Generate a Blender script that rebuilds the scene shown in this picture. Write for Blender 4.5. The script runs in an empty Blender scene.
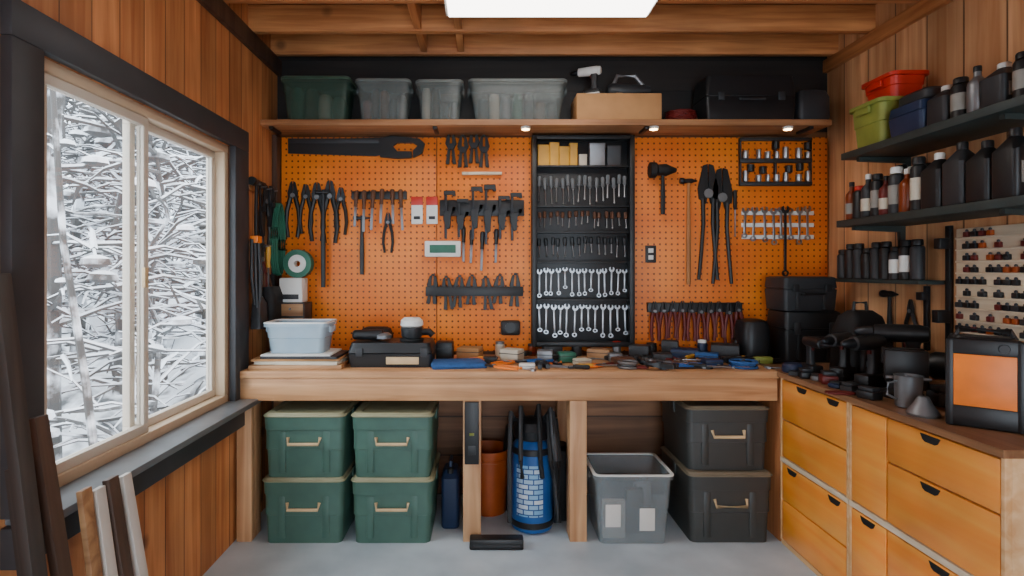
import bpy, bmesh, math, random
from mathutils import Vector, Matrix, Euler
random.seed(11)
scn = bpy.context.scene
COL = scn.collection
PI = math.pi
R90 = PI/2
# survey of the room: eye point at (0,0,1.45), metres; helper = measured offset at depth d
def mx(p, d): return (p-485.0)*d/573.0
def mz(p, d): return 1.45-(p-270.0)*d/573.0

# ------------------------------------------------------------------ materials
def lin(c):
    o = []
    for v in c[:3]:
        v = v/255.0
        o.append(v/12.92 if v <= .04045 else ((v+.055)/1.055)**2.4)
    return o+[1.0]
def mulc(c, k): return [min(1, max(0, c[0]*k)), min(1, max(0, c[1]*k)), min(1, max(0, c[2]*k)), 1]
def base(name):
    m = bpy.data.materials.new(name); m.use_nodes = True
    nt = m.node_tree; b = nt.nodes['Principled BSDF']
    tc = nt.nodes.new('ShaderNodeTexCoord')
    return m, nt, b, tc
def MAT(name, col, rough=.5, metal=0, var=.15, scale=9, bump=0, alpha=1, emit=None, es=0, coat=0):
    m, nt, b, tc = base(name)
    c = lin(col)
    n = nt.nodes.new('ShaderNodeTexNoise'); n.inputs['Scale'].default_value = scale; n.inputs['Detail'].default_value = 5
    nt.links.new(tc.outputs['Object'], n.inputs['Vector'])
    r = nt.nodes.new('ShaderNodeValToRGB')
    r.color_ramp.elements[0].position = .3; r.color_ramp.elements[1].position = .7
    r.color_ramp.elements[0].color = mulc(c, 1-var); r.color_ramp.elements[1].color = mulc(c, 1+var)
    nt.links.new(n.outputs['Fac'], r.inputs['Fac']); nt.links.new(r.outputs['Color'], b.inputs['Base Color'])
    b.inputs['Roughness'].default_value = rough; b.inputs['Metallic'].default_value = metal
    b.inputs['Alpha'].default_value = alpha
    if coat: b.inputs['Coat Weight'].default_value = coat
    if bump:
        bp = nt.nodes.new('ShaderNodeBump'); bp.inputs['Strength'].default_value = bump; bp.inputs['Distance'].default_value = .01
        nt.links.new(n.outputs['Fac'], bp.inputs['Height']); nt.links.new(bp.outputs['Normal'], b.inputs['Normal'])
    if emit:
        b.inputs['Emission Color'].default_value = lin(emit); b.inputs['Emission Strength'].default_value = es
    return m
def math_n(nt, op, a=None, b=None):
    n = nt.nodes.new('ShaderNodeMath'); n.operation = op
    for i, v in enumerate((a, b)):
        if v is None: continue
        if hasattr(v, 'is_linked') or hasattr(v, 'links'): nt.links.new(v, n.inputs[i])
        else: n.inputs[i].default_value = v
    return n.outputs[0]
def WOOD(name, c1, c2, grain='Z', plank=None, width=.14, seam=.3, rough=.55, gs=1.0, knots=True, pv=.74, coat=0, kn=None):
    m, nt, b, tc = base(name)
    mp = nt.nodes.new('ShaderNodeMapping')
    sc = {'X': (1.2, 22, 22), 'Y': (22, 1.2, 22), 'Z': (22, 22, 1.2)}[grain]
    mp.inputs['Scale'].default_value = [s*gs for s in sc]
    if plank:
        sp = nt.nodes.new('ShaderNodeSeparateXYZ'); nt.links.new(tc.outputs['Object'], sp.inputs[0])
        u = math_n(nt, 'DIVIDE', sp.outputs[plank], width)
        idx = math_n(nt, 'FLOOR', u); fr = math_n(nt, 'FRACT', u)
        wn = nt.nodes.new('ShaderNodeTexWhiteNoise'); wn.noise_dimensions = '1D'; nt.links.new(idx, wn.inputs['W'])
        va = nt.nodes.new('ShaderNodeVectorMath'); va.operation = 'SCALE'; va.inputs['Scale'].default_value = 7.3
        nt.links.new(wn.outputs['Color'], va.inputs[0])
        vb = nt.nodes.new('ShaderNodeVectorMath'); vb.operation = 'ADD'
        nt.links.new(tc.outputs['Object'], vb.inputs[0]); nt.links.new(va.outputs[0], vb.inputs[1])
        nt.links.new(vb.outputs[0], mp.inputs['Vector'])
    else:
        nt.links.new(tc.outputs['Object'], mp.inputs['Vector'])
    n = nt.nodes.new('ShaderNodeTexNoise'); n.inputs['Scale'].default_value = 1; n.inputs['Detail'].default_value = 6
    n.inputs['Distortion'].default_value = .6
    nt.links.new(mp.outputs[0], n.inputs['Vector'])
    r = nt.nodes.new('ShaderNodeValToRGB')
    r.color_ramp.elements[0].position = .32; r.color_ramp.elements[1].position = .68
    r.color_ramp.elements[0].color = lin(c1); r.color_ramp.elements[1].color = lin(c2)
    nt.links.new(n.outputs['Fac'], r.inputs['Fac'])
    col = r.outputs['Color']
    if knots:
        n2 = nt.nodes.new('ShaderNodeTexNoise'); n2.inputs['Scale'].default_value = 2.3; n2.inputs['Detail'].default_value = 2
        nt.links.new(tc.outputs['Object'], n2.inputs['Vector'])
        mr = nt.nodes.new('ShaderNodeMapRange'); mr.inputs[1].default_value = .3; mr.inputs[2].default_value = .7
        mr.inputs[3].default_value = .72; mr.inputs[4].default_value = 1.1
        nt.links.new(n2.outputs['Fac'], mr.inputs[0])
        kk = mr.outputs[0]
        if kn:   # dark round knots
            vo = nt.nodes.new('ShaderNodeTexVoronoi'); vo.inputs['Scale'].default_value = kn
            nt.links.new(tc.outputs['Object'], vo.inputs['Vector'])
            m3 = nt.nodes.new('ShaderNodeMapRange'); m3.inputs[1].default_value = .05; m3.inputs[2].default_value = .13
            m3.inputs[3].default_value = .45; m3.inputs[4].default_value = 1
            nt.links.new(vo.outputs['Distance'], m3.inputs[0]); kk = math_n(nt, 'MULTIPLY', kk, m3.outputs[0])
        v = nt.nodes.new('ShaderNodeVectorMath'); v.operation = 'SCALE'
        nt.links.new(col, v.inputs[0]); nt.links.new(kk, v.inputs['Scale']); col = v.outputs[0]
    if plank:
        mr = nt.nodes.new('ShaderNodeMapRange'); mr.inputs[3].default_value = pv; mr.inputs[4].default_value = 1.1
        nt.links.new(wn.outputs['Value'], mr.inputs[0])
        d = math_n(nt, 'LESS_THAN', fr, .04)
        dk = math_n(nt, 'SUBTRACT', 1.0, math_n(nt, 'MULTIPLY', d, 1-seam))
        k = math_n(nt, 'MULTIPLY', mr.outputs[0], dk)
        v = nt.nodes.new('ShaderNodeVectorMath'); v.operation = 'SCALE'
        nt.links.new(col, v.inputs[0]); nt.links.new(k, v.inputs['Scale']); col = v.outputs[0]
        bp = nt.nodes.new('ShaderNodeBump'); bp.inputs['Strength'].default_value = .6; bp.inputs['Distance'].default_value = .01
        nt.links.new(dk, bp.inputs['Height']); nt.links.new(bp.outputs['Normal'], b.inputs['Normal'])
    nt.links.new(col, b.inputs['Base Color']); b.inputs['Roughness'].default_value = rough
    if coat: b.inputs['Coat Weight'].default_value = coat; b.inputs['Coat Roughness'].default_value = .2
    return m
def PEG(name, c1, c2, sp=.038):
    m, nt, b, tc = base(name)
    n = nt.nodes.new('ShaderNodeTexNoise'); n.inputs['Scale'].default_value = 3; n.inputs['Detail'].default_value = 8
    nt.links.new(tc.outputs['Object'], n.inputs['Vector'])
    r = nt.nodes.new('ShaderNodeValToRGB'); r.color_ramp.elements[0].position = .3; r.color_ramp.elements[1].position = .7
    r.color_ramp.elements[0].color = lin(c1); r.color_ramp.elements[1].color = lin(c2)
    nt.links.new(n.outputs['Fac'], r.inputs['Fac'])
    v = nt.nodes.new('ShaderNodeVectorMath'); v.operation = 'MULTIPLY'; v.inputs[1].default_value = (1/sp, 0, 1/sp)
    nt.links.new(tc.outputs['Object'], v.inputs[0])
    f = nt.nodes.new('ShaderNodeVectorMath'); f.operation = 'FRACTION'; nt.links.new(v.outputs[0], f.inputs[0])
    s = nt.nodes.new('ShaderNodeVectorMath'); s.operation = 'SUBTRACT'; s.inputs[1].default_value = (.5, 0, .5)
    nt.links.new(f.outputs[0], s.inputs[0])
    l = nt.nodes.new('ShaderNodeVectorMath'); l.operation = 'LENGTH'; nt.links.new(s.outputs[0], l.inputs[0])
    d = math_n(nt, 'LESS_THAN', l.outputs['Value'], .16)
    mix = nt.nodes.new('ShaderNodeMix'); mix.data_type = 'RGBA'
    nt.links.new(d, mix.inputs['Factor']); nt.links.new(r.outputs['Color'], mix.inputs[6]); mix.inputs[7].default_value = lin((100, 40, 10))
    nt.links.new(mix.outputs[2], b.inputs['Base Color']); b.inputs['Roughness'].default_value = .5
    return m

BLACK = MAT('black_plastic', (22, 23, 25), .45)
BLACK2 = MAT('black_rubber', (14, 14, 16), .7)
CHAR = MAT('charcoal_plastic', (40, 42, 45), .5)
DARKM = MAT('dark_steel', (56, 58, 62), .4, .8)
STEEL = MAT('bright_steel', (165, 168, 172), .35, 1)
STEELD = MAT('dull_steel', (130, 131, 133), .45, .7)
WHITE = MAT('white_plastic', (225, 225, 220), .5, var=.05)
CREAM = MAT('cream_label', (200, 190, 170), .7, var=.08)
RED = MAT('red_plastic', (195, 38, 20), .45)
DRED = MAT('dark_red_grip', (96, 22, 18), .5)
YELLOW = MAT('yellow_plastic', (212, 156, 50), .5)
LIME = MAT('lime_plastic', (128, 136, 56), .5)
ORANGE = MAT('orange_plastic', (242, 124, 30), .45)
BURNT = MAT('burnt_orange_plastic', (160, 70, 16), .5)
BLUE = MAT('blue_plastic', (26, 84, 150), .4)
NAVY = MAT('navy_plastic', (24, 42, 74), .5)
BCLOTH = MAT('blue_cloth', (42, 84, 140), .9, bump=.5, scale=30)
GREEN = MAT('green_plastic', (46, 106, 84), .5)
TOTEG = MAT('green_tote_plastic', (66, 100, 88), .5, var=.1)
LIDT = MAT('olive_tan_lid', (140, 138, 108), .55, var=.1)
TOTEK = MAT('charcoal_tote_plastic', (52, 54, 52), .45, var=.1)
LIDK = MAT('brown_grey_lid', (112, 102, 84), .5, var=.1)
TAN = MAT('tan_handle', (200, 172, 130), .55)
CLEAR = MAT('clear_tub_plastic', (185, 210, 225), .25, alpha=.5, var=.05)
CLEARB = MAT('smoky_bin_plastic', (120, 128, 126), .25, alpha=.34, var=.15)
CLEARG = MAT('green_tinted_bin_plastic', (66, 90, 78), .3, alpha=.45, var=.15)
CLEART = MAT('frosted_grey_tub', (150, 160, 164), .25, alpha=.36, var=.1)
CARD = MAT('cardboard', (175, 128, 82), .8, var=.08)
PAPER = MAT('paper', (212, 210, 204), .8, var=.04)
AMBER = MAT('amber_plastic', (120, 50, 14), .3)
LEATHER = MAT('brown_leather', (92, 56, 34), .6, bump=.3, scale=40)
SHELFD = MAT('dark_green_shelf_paint', (44, 54, 52), .55, var=.2)
TRIMD = MAT('charcoal_trim_paint', (52, 53, 56), .55, var=.2, scale=5)
VINYL = MAT('beige_window_vinyl', (190, 165, 136), .5, var=.04)
WHITEV = MAT('white_window_vinyl', (205, 194, 178), .5, var=.03)
WLEFT = WOOD('left_wall_planks', (186, 108, 56), (226, 154, 96), 'Z', 'Y', .15, kn=3.2)
WRIGHT = WOOD('right_wall_planks', (200, 136, 86), (234, 180, 130), 'Z', 'Y', .22, kn=2.6)
WBACK = WOOD('back_wall_boards', (115, 74, 46), (155, 106, 70), 'X', 'Z', .25)
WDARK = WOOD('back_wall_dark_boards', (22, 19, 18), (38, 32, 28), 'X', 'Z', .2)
CEIL = WOOD('ceiling_boards', (140, 80, 42), (190, 120, 70), 'X', 'Y', .12, seam=.12)
JOIST = WOOD('joist_lumber', (176, 106, 58), (220, 150, 92), 'X', gs=1.5, kn=3)
JOISTY = WOOD('rafter_lumber', (176, 106, 58), (220, 150, 92), 'Y', gs=1.5, kn=3)
BENCH = WOOD('bench_lumber', (178, 122, 78), (222, 170, 120), 'X', kn=3)
BENCHZ = WOOD('bench_leg_lumber', (180, 128, 86), (218, 172, 126), 'Z')
PLY = WOOD('cabinet_plywood', (250, 146, 44), (255, 174, 76), 'Y', rough=.35, gs=.6, coat=.35)
PLYE = WOOD('cabinet_edge_ply', (222, 166, 108), (244, 202, 150), 'Y')
PLYZ = WOOD('cabinet_side_ply', (150, 88, 50), (195, 126, 78), 'Z')
COUNTER = WOOD('countertop_wood', (118, 80, 54), (160, 118, 84), 'Y', rough=.3)
SHW = WOOD('shelf_wood', (140, 92, 56), (190, 136, 92), 'X')
LWOOD = WOOD('light_birch', (214, 194, 164), (238, 222, 196), 'Y')
HWOOD = WOOD('tool_handle_wood', (140, 85, 42), (185, 125, 72), 'Z')
OWOOD = WOOD('offcut_wood', (140, 95, 60), (190, 145, 100), 'X')
BRD1 = WOOD('weathered_dark_board', (44, 40, 38), (78, 70, 64), 'Z')
BRD2 = WOOD('brown_stained_board', (62, 44, 36), (96, 72, 56), 'Z')
PEGM = PEG('orange_pegboard', (222, 106, 18), (242, 136, 38))
def CONC():
    m, nt, b, tc = base('concrete_floor')
    n = nt.nodes.new('ShaderNodeTexNoise'); n.inputs['Scale'].default_value = 2.2; n.inputs['Detail'].default_value = 9
    nt.links.new(tc.outputs['Object'], n.inputs['Vector'])
    r = nt.nodes.new('ShaderNodeValToRGB'); r.color_ramp.elements[0].position = .35; r.color_ramp.elements[1].position = .65
    r.color_ramp.elements[0].color = lin((164, 178, 188)); r.color_ramp.elements[1].color = lin((200, 212, 220))
    nt.links.new(n.outputs['Fac'], r.inputs['Fac']); nt.links.new(r.outputs['Color'], b.inputs['Base Color'])
    bp = nt.nodes.new('ShaderNodeBump'); bp.inputs['Strength'].default_value = .15
    nt.links.new(n.outputs['Fac'], bp.inputs['Height']); nt.links.new(bp.outputs['Normal'], b.inputs['Normal'])
    b.inputs['Roughness'].default_value = .4
    return m
CONCRETE = CONC()
def GLASSM():
    m = bpy.data.materials.new('window_glass'); m.use_nodes = True; nt = m.node_tree
    for n in list(nt.nodes): nt.nodes.remove(n)
    out = nt.nodes.new('ShaderNodeOutputMaterial'); t = nt.nodes.new('ShaderNodeBsdfTransparent'); g = nt.nodes.new('ShaderNodeBsdfGlossy')
    g.inputs['Roughness'].default_value = .02
    mi = nt.nodes.new('ShaderNodeMixShader'); mi.inputs[0].default_value = .04; nt.links.new(t.outputs[0], mi.inputs[1]); nt.links.new(g.outputs[0], mi.inputs[2])
    nt.links.new(mi.outputs[0], out.inputs[0]); return m
GLASS = GLASSM()
def SNOWY(name, bark, thr=.25, sn=(228, 232, 238), sc=4):
    m, nt, b, tc = base(name)
    ge = nt.nodes.new('ShaderNodeNewGeometry'); sp = nt.nodes.new('ShaderNodeSeparateXYZ'); nt.links.new(ge.outputs['Normal'], sp.inputs[0])
    n = nt.nodes.new('ShaderNodeTexNoise'); n.inputs['Scale'].default_value = sc; n.inputs['Detail'].default_value = 6
    nt.links.new(tc.outputs['Object'], n.inputs['Vector'])
    a = math_n(nt, 'ADD', sp.outputs[2], math_n(nt, 'MULTIPLY', math_n(nt, 'SUBTRACT', n.outputs['Fac'], .5), 2.6))
    mr = nt.nodes.new('ShaderNodeMapRange'); mr.inputs[1].default_value = thr-.2; mr.inputs[2].default_value = thr+.2
    nt.links.new(a, mr.inputs[0])
    mix = nt.nodes.new('ShaderNodeMix'); mix.data_type = 'RGBA'
    nt.links.new(mr.outputs[0], mix.inputs['Factor']); mix.inputs[6].default_value = lin(bark); mix.inputs[7].default_value = lin(sn)
    nt.links.new(mix.outputs[2], b.inputs['Base Color']); b.inputs['Roughness'].default_value = .8
    return m
BARK = SNOWY('snowy_bark', (78, 76, 74), .2)
HILL = SNOWY('snowy_brush_ground', (86, 88, 90), .72, (222, 226, 232), 3)
def PATT():
    m, nt, b, tc = base('patterned_label')
    v = nt.nodes.new('ShaderNodeTexBrick'); v.inputs['Scale'].default_value = 9; v.inputs['Mortar Size'].default_value = .03
    v.inputs['Color1'].default_value = lin((205, 212, 218)); v.inputs['Color2'].default_value = lin((110, 165, 205)); v.inputs['Mortar'].default_value = lin((28, 72, 130))
    mp = nt.nodes.new('ShaderNodeMapping'); mp.inputs['Rotation'].default_value = (R90, 0, 0)
    nt.links.new(tc.outputs['Object'], mp.inputs[0]); nt.links.new(mp.outputs[0], v.inputs['Vector'])
    nt.links.new(v.outputs['Color'], b.inputs['Base Color']); return m
PATTERN = PATT()

# ------------------------------------------------------------------ mesh kit
def rrect(hx, hy, r, z, n=4):
    r = min(r, hx*.99, hy*.99); p = []
    for cx, cy, a0 in ((hx-r, hy-r, 0), (-hx+r, hy-r, R90), (-hx+r, -hy+r, PI), (hx-r, -hy+r, 1.5*PI)):
        for i in range(n+1):
            a = a0+R90*i/n; p.append(Vector((cx+r*math.cos(a), cy+r*math.sin(a), z)))
    return p
class G:
    def __init__(s): s.bm = bmesh.new(); s.mats = []
    def mi(s, m):
        if m not in s.mats: s.mats.append(m)
        return s.mats.index(m)
    def add(s, t, m, M=None):
        i = s.mi(m)
        if M is not None: bmesh.ops.transform(t, matrix=M, verts=t.verts)
        bmesh.ops.recalc_face_normals(t, faces=t.faces)
        for f in t.faces: f.material_index = i; f.smooth = True
        me = bpy.data.meshes.new('tmp'); t.to_mesh(me); t.free(); s.bm.from_mesh(me); bpy.data.meshes.remove(me)
        return s
    def box(s, lo, hi, m, bev=0, M=None, seg=2):
        t = bmesh.new(); bmesh.ops.create_cube(t, size=1)
        sz = [hi[i]-lo[i] for i in range(3)]; c = [(hi[i]+lo[i])/2 for i in range(3)]
        for v in t.verts: v.co = Vector((v.co[0]*sz[0]+c[0], v.co[1]*sz[1]+c[1], v.co[2]*sz[2]+c[2]))
        if bev: bmesh.ops.bevel(t, geom=list(t.edges), offset=min(bev, min(abs(q) for q in sz)*.45), segments=seg, profile=.5, affect='EDGES')
        return s.add(t, m, M)
    def loops(s, rings, m, cap0=True, cap1=True, M=None, closed=False):
        t = bmesh.new(); R = [[t.verts.new(p) for p in r] for r in rings]
        k = len(R[0]); pairs = list(zip(R[:-1], R[1:]))
        if closed: pairs.append((R[-1], R[0]))
        for a, b in pairs:
            for i in range(k):
                try: t.faces.new((a[i], a[(i+1) % k], b[(i+1) % k], b[i]))
                except ValueError: pass
        if not closed:
            if cap0: t.faces.new(R[0][::-1])
            if cap1: t.faces.new(R[-1])
        return s.add(t, m, M)
    def loft(s, secs, m, c=(0, 0), M=None, cap0=True, cap1=True):
        rings = []
        for z, hx, hy, r in secs:
            rings.append([p+Vector((c[0], c[1], 0)) for p in rrect(hx, hy, r, z)])
        return s.loops(rings, m, cap0, cap1, M)
    def lathe(s, prof, m, c=(0, 0, 0), axis='Z', seg=20, M=None, closed=False):
        rings = []
        for r, h in prof:
            r = max(r, 1e-4)
            rings.append([Vector((r*math.cos(2*PI*i/seg), r*math.sin(2*PI*i/seg), h)) for i in range(seg)])
        A = {'Z': Matrix.Identity(4), 'Y': Matrix.Rotation(-R90, 4, 'X'), 'X': Matrix.Rotation(R90, 4, 'Y')}[axis]
        T = Matrix.Translation(c) @ A
        if M is not None: T = M @ T
        return s.loops(rings, m, True, True, T, closed)
    def cyl(s, p0, p1, r, m, r1=None, seg=12):
        return s.tube([p0, p1], r, m, seg, r1)
    def tube(s, pts, r, m, seg=8, r1=None, M=None):
        pts = [Vector(p) for p in pts]; n = len(pts); rings = []; up = None
        for i, p in enumerate(pts):
            d = (pts[min(i+1, n-1)]-pts[max(i-1, 0)])
            if d.length < 1e-9: d = Vector((0, 0, 1))
            d.normalize()
            if up is None:
                up = Vector((0, 0, 1)) if abs(d.z) < .9 else Vector((1, 0, 0))
            u = d.cross(up)
            if u.length < 1e-4: u = d.cross(Vector((0, 1, 0.01)))
            u.normalize(); v = d.cross(u).normalized()
            rr = r if r1 is None else r+(r1-r)*i/(n-1)
            rings.append([p+u*rr*math.cos(2*PI*k/seg)+v*rr*math.sin(2*PI*k/seg) for k in range(seg)])
        return s.loops(rings, m, True, True, M)
    def prism(s, pts, y0, y1, m, M=None, bev=0):
        t = bmesh.new()
        a = [t.verts.new((p[0], y0, p[1])) for p in pts]; b = [t.verts.new((p[0], y1, p[1])) for p in pts]
        k = len(pts)
        t.faces.new(a); t.faces.new(b[::-1])
        for i in range(k): t.faces.new((a[i], b[i], b[(i+1) % k], a[(i+1) % k]))
        if bev: bmesh.ops.bevel(t, geom=list(t.edges), offset=bev, segments=1, affect='EDGES')
        return s.add(t, m, M)
    def obj(s, name, parent=None, loc=(0, 0, 0), rot=(0, 0, 0), label=None, cat=None, group=None, kind=None):
        me = bpy.data.meshes.new(name); s.bm.to_mesh(me); s.bm.free()
        for m in s.mats: me.materials.append(m)
        try: me.set_sharp_from_angle(angle=math.radians(35))
        except Exception: pass
        o = bpy.data.objects.new(name, me); COL.objects.link(o)
        o.location = loc; o.rotation_euler = rot
        if parent is not None: o.parent = parent
        if label: o['label'] = label
        if cat: o['category'] = cat
        if group: o['group'] = group
        if kind: o['kind'] = kind
        return o
def THING(name, label, cat, loc=(0, 0, 0), rot=(0, 0, 0), group=None):
    o = bpy.data.objects.new(name, None); o.empty_display_size = .05; COL.objects.link(o)
    o.location = loc; o.rotation_euler = rot; o['label'] = label; o['category'] = cat
    if group: o['group'] = group
    return o
def dup(root, loc, rot=None, scale=None, label=None):
    def rec(o, par):
        n = o.copy(); COL.objects.link(n)
        if par is not None: n.parent = par
        for c in list(o.children): rec(c, n)
        return n
    n = rec(root, None); n.location = loc
    if rot is not None: n.rotation_euler = rot
    if scale is not None: n.scale = (scale,)*3 if isinstance(scale, (int, float)) else scale
    if label: n['label'] = label
    return n
def maxy(root):
    q = [v.co.y for o in ([root]+list(root.children)) if o.type == 'MESH' for v in o.data.vertices]
    return max(q)
def fl(root):
    root.location.y -= maxy(root); return root
def row(root, pts, group, rot=None, flush=True):
    root['group'] = group; out = [root]
    dy = maxy(root) if flush else 0
    pts = [(p[0], p[1]-dy, p[2]) for p in pts]
    root.location = pts[0]
    if rot: root.rotation_euler = rot
    for p in pts[1:]: out.append(dup(root, p, rot))
    return out
rj = random.Random(77)
def jit(objs, dx=.004, dz=.006, s0=.88, s1=1.1, tilt=.05):
    for o in objs:
        o.location.x += rj.uniform(-dx, dx); o.location.z += rj.uniform(-dz, dz)
        o.scale = (1, 1, rj.uniform(s0, s1)); o.rotation_euler.y = rj.uniform(-tilt, tilt)
def STR(g, name): return g.obj(name, kind='structure')

# ------------------------------------------------------------------ room shell
XL, XR, YB, YF, ZC = -1.34, 2.21, 3.70, -1.6, 2.95
g = G(); g.box((XL-.3, YF-.1, -.12), (XR+.3, YB+.12, 0), CONCRETE); STR(g, 'floor')
WY0, WY1, WZ0, WZ1 = 1.70, 3.00, .76, 2.10
g = G()
g.box((XL-.12, YF, 0), (XL, WY0, ZC), WLEFT); g.box((XL-.12, WY1, 0), (XL, YB, ZC), WLEFT)
g.box((XL-.12, WY0, 0), (XL, WY1, WZ0), WLEFT); g.box((XL-.12, WY0, WZ1), (XL, WY1, ZC), WLEFT)
STR(g, 'wall_left')
g = G(); g.box((XR, YF, 0), (XR+.12, YB, ZC), WRIGHT); STR(g, 'wall_right')
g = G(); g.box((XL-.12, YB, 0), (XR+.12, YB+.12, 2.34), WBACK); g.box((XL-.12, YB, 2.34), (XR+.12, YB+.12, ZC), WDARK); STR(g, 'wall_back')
# unseen wall added behind the viewer; open garage doorway sized to limit fill light
g = G(); g.box((XL-.12, YF-.1, 0), (-.75, YF, ZC), WRIGHT); g.box((1.55, YF-.1, 0), (XR+.12, YF, ZC), WRIGHT); g.box((-.75, YF-.1, 2.15), (1.55, YF, ZC), WRIGHT); STR(g, 'wall_front')
g = G(); g.box((XL-.12, YF-.1, ZC), (XR+.12, YB+.12, ZC+.06), CEIL); STR(g, 'ceiling')
k = 1
for y in (3.58, 3.24, 2.86, 2.46, 2.06, 1.66, 1.2, .7, .2, -.4, -1.0):
    g = G(); g.box((XL, y, 2.80), (XR, y+.045, ZC), JOIST, .003); STR(g, 'trim_%d' % k); k += 1
for x in (-.40, -.17):
    g = G(); g.box((x, 3.285, 2.81), (x+.04, 3.58, ZC), JOISTY, .003); STR(g, 'trim_%d' % k); k += 1
    g = G(); g.box((x, 2.905, 2.81), (x+.04, 3.24, ZC), JOISTY, .003); STR(g, 'trim_%d' % k); k += 1
g = G(); g.box((XL, YF, 2.70), (XL+.03, YB, 2.80), BRD2, .003); STR(g, 'trim_%d' % k); k += 1
g = G(); g.box((XR-.03, YF, 2.72), (XR, YB, 2.80), JOISTY, .003); STR(g, 'trim_%d' % k); k += 1
def trim(lo, hi, m=TRIMD):
    global k
    g = G(); g.box(lo, hi, m, .004); STR(g, 'trim_%d' % k); k += 1
trim((XL, 1.58, 2.10), (XL+.035, 3.17, 2.21)); trim((XL, 3.00, .76), (XL+.035, 3.17, 2.10)); trim((XL, 1.58, .76), (XL+.035, 1.70, 2.10))
trim((XL, 1.58, .62), (XL+.06, 3.17, .735)); trim((XL-.10, 1.60, .735), (XL+.13, 3.20, .762), MAT('sill_paint', (96, 98, 100), .35, var=.15))
trim((XL, 3.60, .0), (XL+.03, 3.69, 2.3), BRD2)
# window
g = G()
a, b_ = XL-.10, XL-.005
fw = .04
for lo, hi in (((a, WY0, WZ0), (b_, WY1, WZ0+fw)), ((a, WY0, WZ1-fw), (b_, WY1, WZ1)), ((a, WY0, WZ0+fw), (b_, WY0+fw, WZ1-fw)), ((a, WY1-fw, WZ0+fw), (b_, WY1, WZ1-fw))):
    g.box(lo, hi, VINYL, .004)
fm = 2.28
for (y0, y1, xo) in ((WY0+fw, fm+.03, XL-.045), (fm-.03, WY1-fw, XL-.085)):
    z0, z1 = WZ0+fw, WZ1-fw; t = .035
    for lo, hi in (((xo, y0, z0), (xo+.03, y1, z0+t)), ((xo, y0, z1-t), (xo+.03, y1, z1)), ((xo, y0, z0+t), (xo+.03, y0+t, z1-t)), ((xo, y1-t, z0+t), (xo+.03, y1, z1-t))):
        g.box(lo, hi, WHITEV, .003)
    g.box((xo+.012, y0+t, z0+t), (xo+.018, y1-t, z1-t), GLASS)
g.box((XL-.015, fm-.02, 1.38), (XL+.0, fm+.005, 1.46), TAN, .003)
STR(g, 'window_1')

# ------------------------------------------------------------------ outdoors
def hz(x, y):
    d = -1.6-x
    return -.35+.30*max(0, d)+.25*math.sin(x*1.3+y*.7)+.18*math.sin(y*2.1-x*.6)+.1*math.sin(3.7*x+2.9*y)+.06*math.sin(7*x-6*y)
g = G(); t = bmesh.new(); NX, NY = 60, 80
V = [[t.verts.new((-1.75-14*i/NX, -1+19*j/NY, hz(-1.75-14*i/NX, -1+19*j/NY)-(.4 if i == 0 else 0))) for j in range(NY+1)] for i in range(NX+1)]
for i in range(NX):
    for j in range(NY): t.faces.new((V[i][j], V[i+1][j], V[i+1][j+1], V[i][j+1]))
g.add(t, HILL); g.obj('snowy_hillside', label='snow-covered slope with brush outside the window', cat='snow', kind='stuff')
def tree(seed, h, r, nb, name, label, loc, rot=(0, 0, 0)):
    rd = random.Random(seed); g = G()
    pts = [Vector((.0, 0, -.2))]
    for i in range(1, 9): pts.append(Vector((rd.uniform(-.06, .06)*i*.5, rd.uniform(-.06, .06)*i*.5, h*i/8)))
    g.tube(pts, r, BARK, 8, r*.3)
    for i in range(nb):
        f = rd.uniform(.08, .98); q = f*8; i0 = min(7, int(q)); p = pts[i0].lerp(pts[i0+1], q-i0)
        a = rd.uniform(0, 2*PI); L = rd.uniform(.4, 1.15)*(1.15-f*.6); d = Vector((math.cos(a), math.sin(a), rd.uniform(-.1, .6)))
        bp = [p]
        for s in range(4):
            d = (d+Vector((rd.uniform(-.25, .25), rd.uniform(-.25, .25), rd.uniform(-.25, .12)))).normalized(); bp.append(bp[-1]+d*L/4)
        br = rd.uniform(.012, .03); g.tube(bp, br, BARK, 5, .008)
        for s in range(3):
            j = rd.randint(1, 3); dd = Vector((rd.uniform(-1, 1), rd.uniform(-1, 1), rd.uniform(-.3, .6))).normalized()
            e = bp[j]+dd*L*.25
            g.tube([bp[j], e, e+(dd+Vector((0, 0, -.4))).normalized()*L*.2], rd.uniform(.01, .022), BARK, 4, .006)
        if rd.random() < .5:   # clump of snow-dusted foliage at a branch tip
            c = bp[-1]; rr = rd.uniform(.04, .10)
            g.lathe([(rr*.3, -rr*.5), (rr, -rr*.25), (rr*.9, rr*.15), (rr*.3, rr*.4)], BARK, tuple(c), seg=7)
    return g.obj(name, loc=loc, rot=rot, label=label, cat='tree', group='snowy trees outside')
lab = 'bare dark tree with snow-laden branches outside the window'
ts = [tree(1, 6.5, .09, 50, 'tree', lab, (-3.2, 4.2, hz(-3.2, 4.2))), tree(2, 5.5, .05, 60, 'tree', lab, (-3.6, 5.6, hz(-3.6, 5.6))),
      tree(3, 5, .04, 64, 'tree', lab, (-4.6, 5.4, hz(-4.6, 5.4))), tree(5, 3.5, .03, 56, 'tree', lab, (-2.7, 4.6, hz(-2.7, 4.6)))]
for i in range(32):
    y = random.uniform(5.0, 13); tt = random.uniform(.46, .82); x = -tt*y
    if x > -3.0: continue
    q = dup(random.choice(ts), (x, y, hz(x, y)), (0, random.uniform(-.08, .08), random.uniform(0, 6.28)), random.uniform(.7, 1.3))
g = G(); g.tube([(0, 0, -.2), (-.12, 0, .8), (-.3, .05, 1.7), (-.42, .1, 2.9), (-.45, .1, 4)], .028, BARK, 8, .012)
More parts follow.
